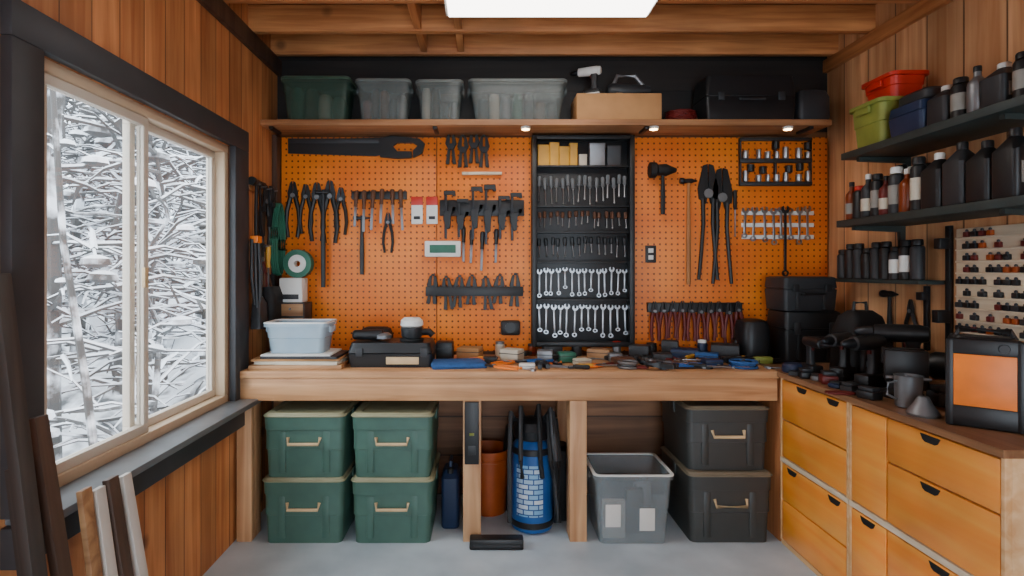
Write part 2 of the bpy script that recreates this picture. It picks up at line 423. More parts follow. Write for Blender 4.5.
g.obj('sapling', loc=(-2.35, 3.55, hz(-2.35, 3.55)), label='thin leaning sapling trunk dusted with snow', cat='tree')

# ------------------------------------------------------------------ workbench
BT = .91
w = THING('workbench', 'long pale lumber workbench built along the pegboard wall', 'workbench', (0, 3.05, 0))
g = G(); g.box((-1.33, 0, .872), (1.565, .61, BT), BENCH, .003); g.obj('tabletop', w)
g = G(); g.box((-1.325, .006, .752), (1.56, .044, .8715), BENCH, .003); g.obj('apron', w)
for x0, x1 in ((-1.325, -1.245), (-.117, -.022), (.452, .543)):
    g = G(); g.box((x0, .045, 0), (x1, .135, .8715), BENCHZ, .004)
    g.box((x0, .004, 0), (x1, .0449, .7515), BENCHZ, .003)
    g.obj('leg', w)
    g = G(); g.box((x0, .54, 0), (x1, .60, .8715), BENCHZ, .004); g.obj('leg', w)
g = G(); g.box((1.53, .54, 0), (1.56, .60, .8715), BENCHZ, .004); g.obj('leg', w)

# ------------------------------------------------------------------ drawer cabinets
def slot(parent, yc, z, x):
    g = G(); w_ = .045
    pts = [(-w_, .012), (w_, .012), (w_*.75, -.008), (w_*.5, -.014), (-w_*.5, -.014), (-w_*.75, -.008)]
    g.prism(pts, -.003, .0, BLACK2, Matrix.Translation((x, yc, z)) @ Matrix.Rotation(-R90, 4, 'Z'))
    g.obj('handle', parent, label='black recessed finger pull')
def cabinet(y0, y1, fronts, label):
    c = THING('drawer_cabinet', label, 'cabinet', (1.57, y0, 0), group='orange plywood cabinets')
    W = y1-y0
    g = G()
    g.box((.022, .0, .0), (.61, W, .884), PLYE, .002); g.box((.005, 0, .0), (.0215, W, .025), PLYE, .001)
    g.box((-.001, 0, .438), (.0218, W, .462), LWOOD, .001)
    for yy in (0, W-.014): g.box((.000, yy, .025), (.0218, yy+.014, .884), PLYE, .001)
    g.obj('body', c)
    for (a0, a1, z0, z1, hs, nm) in fronts:
        d = G(); d.box((0, a0-y0, z0), (.0205, a1-y0, z1), PLY, .003); do = d.obj(nm, c)
        for h in hs: slot(do, h-y0, z1-.02, 0)
    return c
cabinet(2.475, 3.045, [(2.492, 3.028, .668, .872, (2.84, 2.585), 'drawer'), (2.492, 3.028, .468, .660, (), 'drawer'),
        (2.492, 3.028, .245, .432, (2.93, 2.575), 'drawer'), (2.492, 3.028, .032, .237, (), 'drawer')], 'orange plywood drawer cabinet with black finger pulls beside the bench')
cabinet(1.73, 2.47, [(2.245, 2.455, .468, .872, (), 'door'), (1.747, 2.237, .705, .872, (2.02,), 'drawer'), (1.747, 2.237, .468, .697, (2.02,), 'drawer'),
        (2.245, 2.455, .032, .432, (2.35,), 'door'), (1.747, 2.237, .245, .432, (1.98,), 'drawer'), (1.747, 2.237, .032, .237, (), 'drawer')], 'orange plywood cabinet with wide drawers and a narrow door')
g = G(); g.prism([(1.552, 1.715), (2.205, 1.715), (2.205, 3.655), (1.57, 3.655), (1.57, 3.045), (1.552, 3.045)], 0, 1, COUNTER, Matrix(((1, 0, 0, 0), (0, 0, 1, 0), (0, .025, 0, .885), (0, 0, 0, 1))))
g.obj('countertop', label='brown wooden countertop over the orange drawer cabinets', cat='countertop')
for x_ in (1.575, 2.16):
    g = G(); g.box((x_, 3.06, 0), (x_+.025, 3.64, .884), PLYZ, .002)
    g.obj('support_panel', label='plywood support panel under the corner countertop', cat='support panel', group='corner support panels')

# ------------------------------------------------------------------ pegboards
for x0, x1 in ((-1.305, -.312), (-.306, .94), (.946, 2.195)):
    g = G(); g.box((x0, 3.672, .93), (x1, 3.699, 2.30), PEGM, .002)
    g.obj('pegboard', label='orange perforated pegboard panel on the wall above the bench', cat='pegboard', group='orange pegboard panels')
PY = 3.6718
def hx(p): return mx(p, 3.66)
def hh(p): return mz(p, 3.66)

# ------------------------------------------------------------------ tool makers (hang from origin, back at y=0, facing -Y)
def screwdriver(L=.22, hm=BLACK, grp=None, loc=(0, 0, 0), label='screwdriver with grey handle held in the tool cabinet'):
    t = THING('screwdriver', label, 'screwdriver', loc, group=grp); hl = L*.42
    g = G(); g.lathe([(.004, 0), (.011, -.004), (.013, -.02), (.011, -hl*.55), (.0125, -hl*.85), (.008, -hl)], hm, (0, -.014, 0), seg=10); g.obj('handle', t)
    g = G(); g.lathe([(.0045, -hl+.001), (.0045, -L+.012), (.007, -L+.006), (.002, -L)], STEEL, (0, -.014, 0), seg=8); g.obj('shaft', t)
    return t
def wrench(L=.2, s=1.0, mat=STEEL, loc=(0, 0, 0), label='chrome combination wrench in a row', name='wrench'):
    g = G(); r = .016*s
    g.box((-.006*s, -.008, -L+r*1.5), (.006*s, -.002, -r*1.6), mat, .0015)
    g.lathe([(r, -.005), (r*.55, -.005), (r*.55, .005), (r, .005)], mat, (0, -.0052, -L+r), axis='Y', seg=16, closed=True)
    g.prism([(r*.55, 0), (r*1.1, -r*.4), (r*1.25, -r*1.3), (r*.7, -r*2.2), (0, -r*2.5), (-r*.7, -r*2.2), (-r*1.25, -r*1.3), (-r*1.1, -r*.4), (-r*.55, 0), (-r*.5, -r*1.2), (0, -r*1.5), (r*.5, -r*1.2)], -.010, -.0005, mat)
    return g.obj(name, loc=loc, label=label, cat='wrench')
def pliers(L=.22, hm=BLACK, jm=DARKM, loc=(0, 0, 0), name='pliers', label='pliers with dark grips hanging on the pegboard', spread=.5, hr=.0078):
    t = THING(name, label, 'pliers', loc); j = L*.3; w_ = L*.09
    g = G()
    g.prism([(-.004, 0), (-w_*.5, -.01), (-w_, -j*.7), (-w_*.9, -j), (-w_*.2, -j*1.15), (-.001, -j*.8)], -.014, -.003, jm, bev=.001)
    g.prism([(.004, 0), (w_*.5, -.01), (w_, -j*.7), (w_*.9, -j), (w_*.2, -j*1.15), (.001, -j*.8)], -.014, -.003, jm, bev=.001)
    g.lathe([(w_*.45, -.010), (w_*.45, .008)], STEELD, (0, -.0085, -j*.85), axis='Y', seg=12); g.obj('jaw', t)
    for s in (-1, 1):
        g = G(); g.tube([(s*w_*.5, -.0085, -j), (s*w_*(1+spread), -.0085, -j-(L-j)*.3), (s*w_*(1.2+spread), -.0085, -j-(L-j)*.65), (s*w_*.9, -.0085, -L)], hr, hm, 8, hr*.8); g.obj('handle', t)
    return t
def chisel(L=.24, hm=HWOOD, loc=(0, 0, 0), label='wood-handled chisel in a wall rack'):
    t = THING('chisel', label, 'chisel', loc); hl = L*.45
    g = G(); g.lathe([(.008, 0), (.014, -.006), (.015, -hl*.4), (.011, -hl*.8), (.013, -hl)], hm, (0, -.016, 0), seg=10); g.obj('handle', t)
    g = G(); g.box((-.008, -.019, -L), (.008, -.014, -hl), STEELD, .001); g.obj('blade', t)
    return t
def hammer(L=.33, hm=HWOOD, head=DARKM, loc=(0, 0, 0), hw=.12, hr=.016, label='claw hammer hanging on the pegboard', name='hammer'):
    t = THING(name, label, 'hammer', loc)
    g = G(); g.loft([(-L, .013, .009, .006), (-L*.6, .014, .010, .006), (-L*.2, .009, .007, .004), (-.004, .009, .007, .004)], hm, (0, -hr)); g.obj('handle', t)
    g = G(); g.lathe([(hr*.9, -hw/2), (hr, -hw/2+.004), (hr, -hw*.28), (hr*.7, -hw*.2), (hr*.8, .02), (hr*.5, hw*.3), (hr*.25, hw/2)], head, (0, -hr, -.02), axis='X', seg=12); g.obj('head', t)
    return t
def spring_clamp(L=.17, mat=BLACK, loc=(0, 0, 0), label='black spring clamp hanging on the pegboard'):
    t = THING('spring_clamp', label, 'clamp', loc)
    g = G()
    for s in (-1, 1):
        g.prism([(s*.006, 0), (s*.02, -.005), (s*.036, -L*.35), (s*.018, -L*.5), (s*.034, -L), (s*.010, -L), (s*.004, -L*.52), (s*.010, -L*.33)], -.030, -.006, mat, bev=.002)
    g.obj('body', t)
    g = G(); g.lathe([(.018, -.02), (.018, .016)], CHAR, (0, -.018, -L*.45), axis='Y', seg=14); g.obj('pivot', t)
    g = G(); g.box((-.010, -.028, -.004), (.010, -.008, .010), CHAR, .003); g.obj('jaw_pad', t)
    return t
def bar_clamp(L=.3, loc=(0, 0, 0), label='black bar clamp hanging on the pegboard'):
    t = THING('bar_clamp', label, 'clamp', loc)
    g = G(); g.box((-.008, -.016, -L), (.008, -.006, 0), DARKM, .001); g.obj('bar', t)
    g = G(); g.prism([(-.012, .004), (.06, .004), (.065, -.03), (.045, -.03), (.04, -.018), (-.012, -.024)], -.022, -.001, BLACK, bev=.002); g.obj('fixed_jaw', t)
    g = G(); g.prism([(-.014, -L*.42), (.06, -L*.42), (.065, -L*.33), (.045, -L*.33), (.03, -L*.5), (.03, -L*.78), (.008, -L*.8), (-.014, -L*.6)], -.028, -.0005, BLACK, bev=.003); g.obj('sliding_jaw', t)
    return t
def rail(x0, x1, z, mat, dep=.03, h=.02, label='slim wall rail holding tools on the pegboard'):
    g = G(); g.box((x0, PY-dep, z), (x1, PY, z+h), mat, .002)
    return g.obj('tool_rail', label=label, cat='rail')

# --- left pegboard
t = THING('hand_saw', 'long black-bladed hand saw hung flat on the pegboard', 'saw', (hx(288), PY, hh(158)))
g = G(); g.prism([(0, .03), (.0, .115), (.56, .13), (.62, .13), (.62, .025), (.56, .012)], -.012, -.004, BLACK); g.box((0, -.016, .095), (.60, -.003, .125), CHAR, .002); g.obj('blade', t)
g = G(); g.prism([(.59, .005), (.58, .12), (.66, .14), (.84, .12), (.875, .09), (.86, .03), (.80, .0), (.80, .045), (.83, .075), (.80, .095), (.70, .095), (.67, .075), (.70, .04), (.79, .04), (.79, 0), (.70, -.005)], -.028, -.0, BLACK); g.obj('handle', t)
sc = spring_clamp(.2)
row(sc, [(hx(p), PY, hh(y)) for p, y in ((451, 133), (463, 136), (474, 132), (484, 136))], 'spring clamps above the rack')
pl = pliers(.36, label='large black-handled snips hanging on the pegboard', name='tin_snips', spread=.1, hr=.015)
rr = row(pl, [(hx(p), PY, hh(y)) for p, y in ((293, 181), (306, 184), (317, 182), (330, 180), (341, 187))], 'black snips hanging in a row')
for o, s_ in zip(rr, (1, .88, 1.05, 1.12, .85)): o.scale = (s_, 1, s_)
hammer(.62, BLACK, BLACK, (hx(325), PY-.038, hh(190)), .10, .014, 'long black pry hammer hanging behind the snips')
r_ = hh(194); ch = chisel(.25, LEATHER)
jit(row(ch, [(hx(p), PY-.0302, r_+.02) for p in (357, 366, 375, 384, 393, 402)], 'chisels on the wall rail'), .006, .01, .8, 1.25, .08)
rail(hx(352), hx(407), r_-.035, BLACK, h=.05)
hammer(.38, BLACK, DARKM, (hx(362), PY-.0, hh(215)), .11, .014, 'small hammer with black handle under the chisels')
fl(pliers(.26, BLACK, DARKM, (hx(388), PY, hh(212)), label='black pliers hanging under the chisels', spread=.1, hr=.01))
for p in (417, 432):
    t = THING('blade_pack', 'white hanging pack with a red header', 'package', (hx(p), PY, hh(224)), group='white and red packs on hooks')
    g = G(); g.box((-.036, -.014, 0), (.036, -.0, .15), WHITE, .003); g.obj('card', t)
    g = G(); g.box((-.037, -.016, .12), (.037, -.0, .175), RED, .003); g.box((-.02, -.0165, .03), (.02, -.014, .05), BLACK); g.obj('header', t)
rail(hx(440), hx(524), hh(216), BLACK, .028, .10, 'dark wall rail holding clamps')
bc = bar_clamp(.30)
rr = row(bc, [(hx(p), PY-.0282, hh(y)) for p, y in ((446, 192), (459, 200), (473, 188), (486, 186), (500, 197), (512, 194))], 'bar clamps on the dark rail')
for o, s_ in zip(rr, (1, .8, 1.1, 1.25, .9, 1)): o.scale = (1, 1, s_)
rail(hx(462), hx(502), hh(175), LWOOD, .03, .018, 'short pale wooden ledge on the pegboard')
c2 = chisel(.24, BLACK, label='black-handled chisel hanging from the dark rail')
jit(row(c2, [(hx(p), PY, hh(y)) for p, y in ((464, 226), (472, 230), (482, 232), (497, 229))], 'black chisels below the rail'))
g = G(); g.box((hx(425), PY-.04, hh(257)), (hx(461), PY, hh(241)), WHITE, .008); g.box((hx(430), PY-.044, hh(253)), (hx(456), PY-.0385, hh(245)), GREEN, .003)
g.obj('sanding_block', label='white block with a green stripe on the pegboard', cat='sanding block')
s2 = spring_clamp(.19, label='black spring clamp in a horizontal row')
jit(row(s2, [(hx(p), PY-.0, hh(274+((i*7) % 5))) for i, p in enumerate((433, 446, 459, 472, 485, 500, 516))], 'spring clamps in the lower row'), .006, .01, .85, 1.1, .1)
rail(hx(426), hx(523), hh(296), BLACK, .038, .06, 'thick black clamp rail')
t = THING('tape_measure', 'black tape measure clipped to the pegboard', 'tape measure', (hx(510), PY, hh(328)))
g = G(); g.box((-.06, -.04, -.045), (.065, -.0, .05), BLACK, .015); g.obj('case', t)
g = G(); g.lathe([(.034, -.0), (.034, .006)], CHAR, (0, -.046, .005), axis='Y'); g.obj('badge', t)
# --- right pegboard
fl(hammer(.30, BLACK, BLACK2, (hx(661), PY, hh(168)), .17, .05, 'black rubber mallet hanging head-up on the pegboard', 'mallet'))
fl(hammer(.68, HWOOD, DARKM, (hx(688), PY, hh(178)), .11, .02, 'long wood-handled hammer hanging on the pegboard'))
bolt = pliers(.74, BLACK, BLACK, name='bolt_cutter', label='long black bolt cutter hanging on the pegboard', spread=-.55, hr=.014)
row(bolt, [(hx(708), PY, hh(164)), (hx(722), PY, hh(168))], 'bolt cutters')
fl(screwdriver(.3, BLACK, None, (hx(735), PY, hh(190)), 'long black screwdriver hanging on the pegboard'))
# open socket rack
t = THING('socket_rack', 'open dark rack holding chrome and black sockets', 'socket rack', (0, 0, 0))
x0, x1 = hx(739), hx(811)
g = G()
for a0, a1, z0_, z1_ in ((x0, x1, 138, 141), (x0, x1, 159, 163), (x0, x1, 182, 186)): g.box((a0, PY-.03, hh(z1_)), (a1, PY, hh(z0_)), CHAR, .003)
for xx in (x0, (x0+x1)/2-.006, x1-.012): g.box((xx, PY-.025, hh(186)), (xx+.012, PY, hh(138)), CHAR, .003)
g.obj('frame', t)
g = G(); g.lathe([(.0, 0), (.017, 0), (.019, .004), (.019, .05), (.012, .05), (.012, .012), (0, .012)], STEEL, (0, -.02, -.0), seg=14)
so = g.obj('socket', label='chrome socket on the open rack', cat='socket')
rr = row(so, [(hx(745+i*10.0+(i*3 % 4)), PY-.0, hh(y_)) for y_ in (158.8, 181.8) for i in range(7)], 'sockets on the open rack')
for i, o in enumerate(rr): o.scale = (rj.uniform(.7, 1.0), 1, rj.uniform(.8, 1.5)) if o is not so else (1, 1, 1)
g = G(); g.lathe([(.0, 0), (.020, 0), (.022, .004), (.022, .045), (.014, .045), (.014, .012), (0, .012)], BLACK, (0, -.024, 0), seg=14)
sb = g.obj('impact_socket', label='black impact socket hanging on the open rack', cat='socket')
row(sb, [(hx(p), PY, hh(y_)) for p, y_ in ((750, 172), (762, 174), (775, 149), (788, 173), (799, 171), (807, 150))], 'black sockets on the open rack')
for z in (212, 224, 236):
    g = G(); g.box((hx(742), PY-.012, hh(z+3)), (hx(814), PY, hh(z-1)), WHITE, .002); g.obj('wrench_rail', label='white rail holding chrome wrenches', cat='rail', group='white wrench rails')
wr = wrench(.24, 1.15, label='chrome wrench on white rails')
jit(row(wr, [(hx(746+i*8.8), PY-.0122, hh(207)) for i in range(8)], 'chrome wrenches on the white rails'), .006, .008, .8, 1.1)
wrench(.45, 1.3, DARKM, (hx(784), PY-.0235, hh(206)), 'long dark wrench hanging over the chrome set', 'long_wrench')
t = THING('wall_outlet', 'wall outlet with white cover plate in the pegboard', 'outlet', (hx(651), PY, hh(254)))
g = G(); g.box((-.035, -.008, -.055), (.035, 0, .055), CHAR, .004); g.obj('cover_plate', t)
for z in (-.022, .022):
    g = G(); g.box((-.016, -.011, z-.014), (.016, -.0081, z+.014), WHITE, .003); g.obj('socket', t)
rail(hx(647), hx(741), hh(312), BLACK, .03, .06, 'black rail holding a row of pliers')
p2 = pliers(.25, DRED, BLACK, label='pliers with dark red grips above the bench', spread=-.1, hr=.013)
jit(row(p2, [(hx(653+i*9.2), PY-.0302, hh(301)) for i in range(10)], 'pliers with dark red grips'), .004, .006, .9, 1.05)

# ------------------------------------------------------------------ black tool cabinet
CX0, CX1, CZ0, CZ1, CY = mx(532, 3.58), mx(635, 3.58), mz(347, 3.58), 2.295, 3.58
t = THING('tool_cabinet', 'tall black open wall cabinet filled with screwdrivers and wrenches', 'tool cabinet', (0, 0, 0))
g = G(); g.box((CX0, 3.655, CZ0), (CX1, 3.6715, CZ1), BLACK, .002)
for lo, hi in (((CX0, CY, CZ0), (CX0+.03, 3.6545, CZ1)), ((CX1-.03, CY, CZ0), (CX1, 3.6545, CZ1)), ((CX0+.03, CY, CZ0), (CX1-.03, 3.6545, CZ0+.03)), ((CX0+.03, CY, CZ1-.025), (CX1-.03, 3.6545, CZ1))): g.box(lo, hi, BLACK, .003)
g.obj('body', t)
rz = [mz(p, 3.6) for p in (166, 206, 232, 262, 300)]
for z in rz:
    g = G(); g.box((CX0+.0305, 3.60, z-.006), (CX1-.0305, 3.6545, z+.006), BLACK, .001); g.obj('shelf', t)
for z in (mz(183, 3.6), mz(272, 3.6), mz(306, 3.6)):
    g = G(); g.box((CX0+.0305, 3.648, z-.01), (CX1-.0305, 3.6545, z+.004), BLACK, .001); g.obj('rail', t)
def cpos(n, py, y=3.6478, m=.05): return [(CX0+m+(CX1-CX0-2*m)*i/(n-1), y, mz(py, 3.62)) for i in range(n)]
GH = MAT('grey_grip', (98, 101, 103), .5)
sd = screwdriver(.17, GH); jit(row(sd, cpos(16, 176), 'screwdrivers in the upper row'), .006, .012, .75, 1.08, .06)
sd2 = screwdriver(.105, LEATHER, label='short bit driver with brown handle in the tool cabinet'); jit(row(sd2, cpos(15, 211, 3.6535), 'short drivers in the second row'), .006, .008, .75, 1.1, .08)
sd3 = screwdriver(.13, BLACK, label='stubby driver with black handle in the tool cabinet'); jit(row(sd3, cpos(14, 237, 3.6535), 'stubby drivers in the third row'), .006, .008, .75, 1.05, .08)
wa = wrench(.18, .85, label='chrome combination wrench in the tool cabinet'); jit(row(wa, cpos(14, 268), 'wrenches in the upper wrench row'), .005, .008, .72, 1.02, .04)
wb = wrench(.22, .95, label='large chrome combination wrench in the tool cabinet'); jit(row(wb, cpos(13, 305), 'wrenches in the lower wrench row'), .005, .008, .75, 1.02, .04)
for i, (x0, wd, m, h) in enumerate(((.05, .075, YELLOW, .13), (.125, .06, YELLOW, .145), (.185, .065, YELLOW, .12), (.25, .05, YELLOW, .14), (.31, .05, CREAM, .07), (.375, .10, STEELD, .14), (.485, .09, CHAR, .125))):
    g = G(); zz = rz[0]+.0065; x0 += CX0-.01
    g.loft([(zz, wd/2, .02, .006), (zz+h*.8, wd/2, .02, .006), (zz+h*.82, wd/2+.001, .0215, .006), (zz+h, wd/2+.001, .0215, .006)], m, (x0+wd/2, 3.63))
    g.obj('parts_box', label=('yellow' if m is YELLOW else 'grey')+' lidded parts box at the top of the tool cabinet', cat='box', group='small parts boxes in the cabinet')

# ------------------------------------------------------------------ high shelf + things on it
SZ = 2.345
t = THING('wall_shelf', 'long brown wooden shelf above the pegboard', 'shelf', (0, 0, 0))
g = G(); g.box((-1.335, 3.40, SZ-.035), (2.06, 3.698, SZ), SHW, .003); g.obj('board', t)
for x in (-1.28, -.3, .97, 1.95):
    g = G(); g.box((x-.012, 3.42, SZ-.052), (x+.012, 3.571, SZ-.0355), BLACK, .002); g.obj('bracket', t)
for p in (526, 655, 790):
    t = THING('puck_light', 'small warm round light under the shelf', 'light', (mx(p, 3.42), 3.445, SZ-.0351), group='puck lights under the shelf')
    g = G(); g.lathe([(.028, -.014), (.03, -.010), (.03, 0)], WHITE); g.obj('housing', t)
    g = G(); g.lathe([(.022, -.017), (.022, -.0145)], MAT('warm_lens', (255, 225, 180), emit=(255, 205, 140), es=24)); g.obj('lens', t)
def tub(name, w, d, h, mat, loc, label, cat, rot=(0, 0, 0), lid=None, tp=.9, group=None, handles=True, rim=None):
    t = THING(name, label, cat, loc, rot, group); th = .004; H = h-(.022 if lid else 0)
    a, b = w/2-.015, d/2-.015
    g = G(); g.loft([(0, a*tp, b*tp, .03), (H*.5, a*(tp+1)/2, b*(tp+1)/2, .03), (H*.5+.004, a*(tp+1)/2+.004, b*(tp+1)/2+.004, .03), (H-.02, a, b, .03), (H-.018, a+.013, b+.013, .035), (H, a+.013, b+.013, .035), (H, a-.002, b-.002, .03), (H-.02, a-th, b-th, .03), (th, a*tp-th, b*tp-th, .03)], mat)
    g.obj('body', t)
    if rim:
        g = G(); rg = [(H+.0005, a+.014, b+.014, .035), (H+.008, a+.014, b+.014, .035), (H+.008, a-.001, b-.001, .03), (H+.0005, a-.001, b-.001, .03)]
        g.loops([rrect(q[1], q[2], q[3], q[0]) for q in rg], rim, closed=True); g.obj('rim', t)
    if handles:
        for s in (-1, 1):
            g = G(); x = s*(a+.012); g.box((x-.008, -.05, H-.055), (x+.008, .05, H-.0205), mat, .005); g.obj('handle', t)
    if lid:
        g = G(); g.loft([(H+.0005, w/2, d/2, .035), (H+.014, w/2, d/2, .035), (H+.02, w/2-.008, d/2-.008, .03), (H+.02, w/2-.03, d/2-.03, .02), (H+.012, w/2-.036, d/2-.036, .02)], lid); g.obj('lid', t)
    return t
def fill(t_loc, w, d, h, n, mats, seed, label):
    rd = random.Random(seed)
    for i in range(n):
        ww = w/n*.9; x = t_loc[0]-w/2+w/n*(i+.5); hh_ = h*rd.uniform(.55, 1); m = mats[i % len(mats)]
        g = G(); g.loft([(0, ww*.45, d*.42, .02), (hh_*.3, ww*.5, d*.46, .03), (hh_*.85, ww*.48, d*.45, .03), (hh_, ww*.38, d*.36, .03)], m)
        g.obj('stored_bundle', loc=(x, t_loc[1], t_loc[2]+.0052), label=label, cat='bundle', group='bundles stored in bins')
sy = 3.545
def shx(p): return mx(p, 3.42)
bins = [(278, 350, .27, CLEARG, GREEN, 'green-tinted lidded storage bin on the high shelf', [GREEN, CHAR, CREAM, CHAR], 4),
        (353, 411, .255, CLEARB, STEELD, 'clear lidded storage bin holding red and dark things', [DRED, CHAR, LEATHER, CHAR, STEELD], 5),
        (414, 464, .25, CLEARB, STEELD, 'small clear lidded bin on the high shelf', [CREAM, CHAR, BLACK, STEELD], 4),
        (467, 569, .255, CLEARB, STEELD, 'wide clear lidded bin on the high shelf', [CHAR, CREAM, STEELD, GREEN, CHAR, LEATHER, BLACK], 7)]
LIDC = MAT('pale_grey_lid', (108, 114, 112), .4, alpha=.9)
LIDG = MAT('dark_green_lid', (60, 82, 66), .4)
for i, (p0, p1, h, m, l, lab_, fm_, n) in enumerate(bins):
    cx = (shx(p0)+shx(p1))/2; wd = shx(p1)-shx(p0)-.01
    tub('storage_bin', wd, .24, h, m, (cx, sy, SZ+.001), lab_, 'storage bin', lid=LIDG if i == 0 else LIDC, group='lidded bins on the high shelf')
    fill((cx, sy, SZ+.001), (wd-.03)*.86, .17, h*.84, n, fm_, i, 'bundle of supplies inside a storage bin')
bx0, bx1 = shx(577), shx(662); bh = mz(93, 3.42)-SZ
t = THING('cardboard_box', 'flat brown cardboard box on the high shelf', 'box', ((bx0+bx1)/2, sy, SZ+.001))
g = G(); g.box((-(bx1-bx0)/2, -.12, 0), ((bx1-bx0)/2, .12, bh), CARD, .003); g.obj('body', t)
g = G(); g.box((-.02, -.1215, bh*.2), (.02, -.1201, bh+.001), CARD); g.box((-(bx1-bx0)/2, -.02, bh+.0003), ((bx1-bx0)/2, .02, bh+.0012), TAN); g.obj('tape', t)
def drill(loc, rot=(0, 0, 0), body=CHAR, acc=BLACK, label='cordless drill', s=1):
    t = THING('cordless_drill', label, 'drill', loc, rot); t.scale = (s, s, s)
    g = G(); g.lathe([(.020, -.09), (.03, -.085), (.033, -.02), (.033, .05), (.028, .075), (.02, .08)], body, (0, 0, .20), axis='X', seg=16)
    g.loft([(.066, .028, .019, .012), (.10, .021, .017, .01), (.16, .022, .018, .01), (.185, .030, .022, .012)], acc, (.03, 0)); g.obj('body', t)
    g = G(); g.lathe([(.006, -.15), (.012, -.145), (.02, -.12), (.022, -.0905)], DARKM, (0, 0, .20), axis='X', seg=14); g.obj('chuck', t)
    g = G(); g.box((-.045, -.036, 0), (.075, .036, .065), BLACK, .01); g.box((-.045, -.037, .025), (.075, .037, .035), body, .003); g.obj('battery', t)
    g = G(); g.box((.0, -.008, .15), (.01, .008, .172), DRED, .002); g.obj('trigger', t)
    return t
zt = SZ+.001+bh+.0015
drill((shx(594), sy, zt), (0, 0, -.4), WHITE, CHAR, 'white and dark cordless drill standing on a cardboard box', .85)
t = THING('router_tool', 'grey power tool with loop handle lying on a cardboard box', 'power tool', (shx(632), sy, zt))
g = G(); g.lathe([(.03, -.12), (.045, -.1), (.048, .0), (.04, .08), (.03, .14)], CHAR, (0, 0, .048), axis='X'); g.obj('body', t)
g = G(); g.tube([(-.08, 0, .09), (-.06, 0, .14), (.05, 0, .14), (.10, 0, .08)], .014, STEELD); g.obj('handle', t)
def blob(name, label, cat, loc, w, d, h, m, rot=(0, 0, 0), group=None, r=.03):
    g = G(); g.loft([(0, w*.46, d*.46, r), (h*.15, w*.5, d*.5, r), (h*.75, w*.49, d*.49, r), (h*.95, w*.42, d*.42, r), (h, w*.3, d*.3, r)], m)
    return g.obj(name, loc=loc, rot=rot, label=label, cat=cat, group=group)
t = THING('extension_cord', 'coiled red extension cord on the high shelf', 'cord', (shx(687), sy-.02, SZ+.001))
g = G()
for i in range(5):
    g.tube([(.095*math.cos(a_*PI/9+i)*(1-.03*i), .075*math.sin(a_*PI/9+i), .011+.014*i+.003*math.sin(a_*3)) for a_ in range(19)], .008, DRED, 6)
g.obj('coil', t)
t = THING('black_case', 'large black case on the high shelf', 'case', (shx(752), sy, SZ+.001))
wd = (shx(798)-shx(707))/2
g = G(); g.loft([(0, wd-.01, .115, .02), (.14, wd, .12, .02), (.145, wd-.004, .117, .02), (.15, wd, .12, .02), (.27, wd-.01, .11, .03)], BLACK); g.obj('body', t)
g = G(); g.tube([(-.07, -.118, .13), (-.07, -.145, .12), (.07, -.145, .12), (.07, -.118, .13)], .008, CHAR); g.obj('handle', t)
for s in (-1, 1):
    g = G(); g.box((s*.18-.02, -.128, .12), (s*.18+.02, -.1175, .17), CHAR, .003); g.obj('latch', t)
blob('storage_bag', 'dark fabric bag at the end of the high shelf', 'bag', (shx(818), sy, SZ+.001), .2, .2, .2, CHAR)

# ------------------------------------------------------------------ ceiling light
t = THING('ceiling_light', 'bright white flat panel light under the joists', 'ceiling light', (0, 0, 0))
g = G(); g.box((-.20, 2.30, 2.755), (.84, 2.95, 2.7998), WHITE, .004); g.obj('housing', t)
g = G(); g.box((-.185, 2.315, 2.746), (.825, 2.935, 2.7545), MAT('light_diffuser', (250, 250, 250), emit=(255, 248, 240), es=8)); g.obj('diffuser', t, label='glowing white diffuser panel')

# ------------------------------------------------------------------ under bench
def tote(w, d, h, body, lid, loc, label, rot=(0, 0, 0), group=None, hm=TAN):
    t = THING('storage_tote', label, 'storage tote', loc, rot, group); a, b = w/2-.010, d/2-.016; H = h-.018
    g = G(); g.loft([(0, a*.94, b*.95, .03), (H*.45, a*.965, b*.965, .03), (H*.46, a*.965+.005, b*.965+.005, .03), (H*.78, a*.985, b*.98, .03), (H*.79, a+.000, b+.004, .03), (H, a+.002, b+.006, .03)], body)
    for s in (-.55, .55): g.box((s*a-.02, -b*.99, H*.08), (s*a+.02, -b*.86, H*.76), body, .006)
    g.obj('body', t)
    g = G(); g.loft([(H-.001, w/2-.003, d/2-.003, .04), (H+.003, w/2, d/2, .04), (H+.008, w/2-.003, d/2-.003, .04)], lid)
    g.loft([(H+.0081, w/2-.012, d/2-.012, .035), (h, w/2-.02, d/2-.02, .03), (h, w/2-.05, d/2-.05, .03), (h-.006, w/2-.055, d/2-.055, .03)], lid); g.obj('lid', t)
    for s in (-1, 1):
        g = G(); y = s*(d/2-.008); g.tube([(-.085, y-s*.01, H*.66), (-.08, y+s*.006, H*.56), (.08, y+s*.006, H*.56), (.085, y-s*.01, H*.66)], .009, hm, 8); g.obj('handle', t)
        g = G(); x = s*(w/2-.008); g.box((x-.008, -.04, H-.06), (x+.008, .04, H+.008), body, .004); g.obj('latch', t)
    return t
lb = 'dark green plastic tote with pale lid rim under the bench'
tw = .445
for i, cx in enumerate((-.962, -.492)):
    tote(tw, .50, .348, TOTEG, LIDT, (cx, 3.265, .0005), lb, group='green totes under the bench')
    tote(tw, .50, .342, TOTEG, LIDT, (cx+(.0 if i else .003), 3.267, .349), lb, group='green totes under the bench')
lb = 'charcoal plastic tote with brown-grey lid under the bench'
tote(.46, .52, .375, TOTEK, LIDK, (1.302, 3.28, .0005), lb, group='charcoal totes under the bench')
tote(.46, .50, .345, TOTEK, LIDK, (1.302, 3.30, .376), lb, group='charcoal totes under the bench')
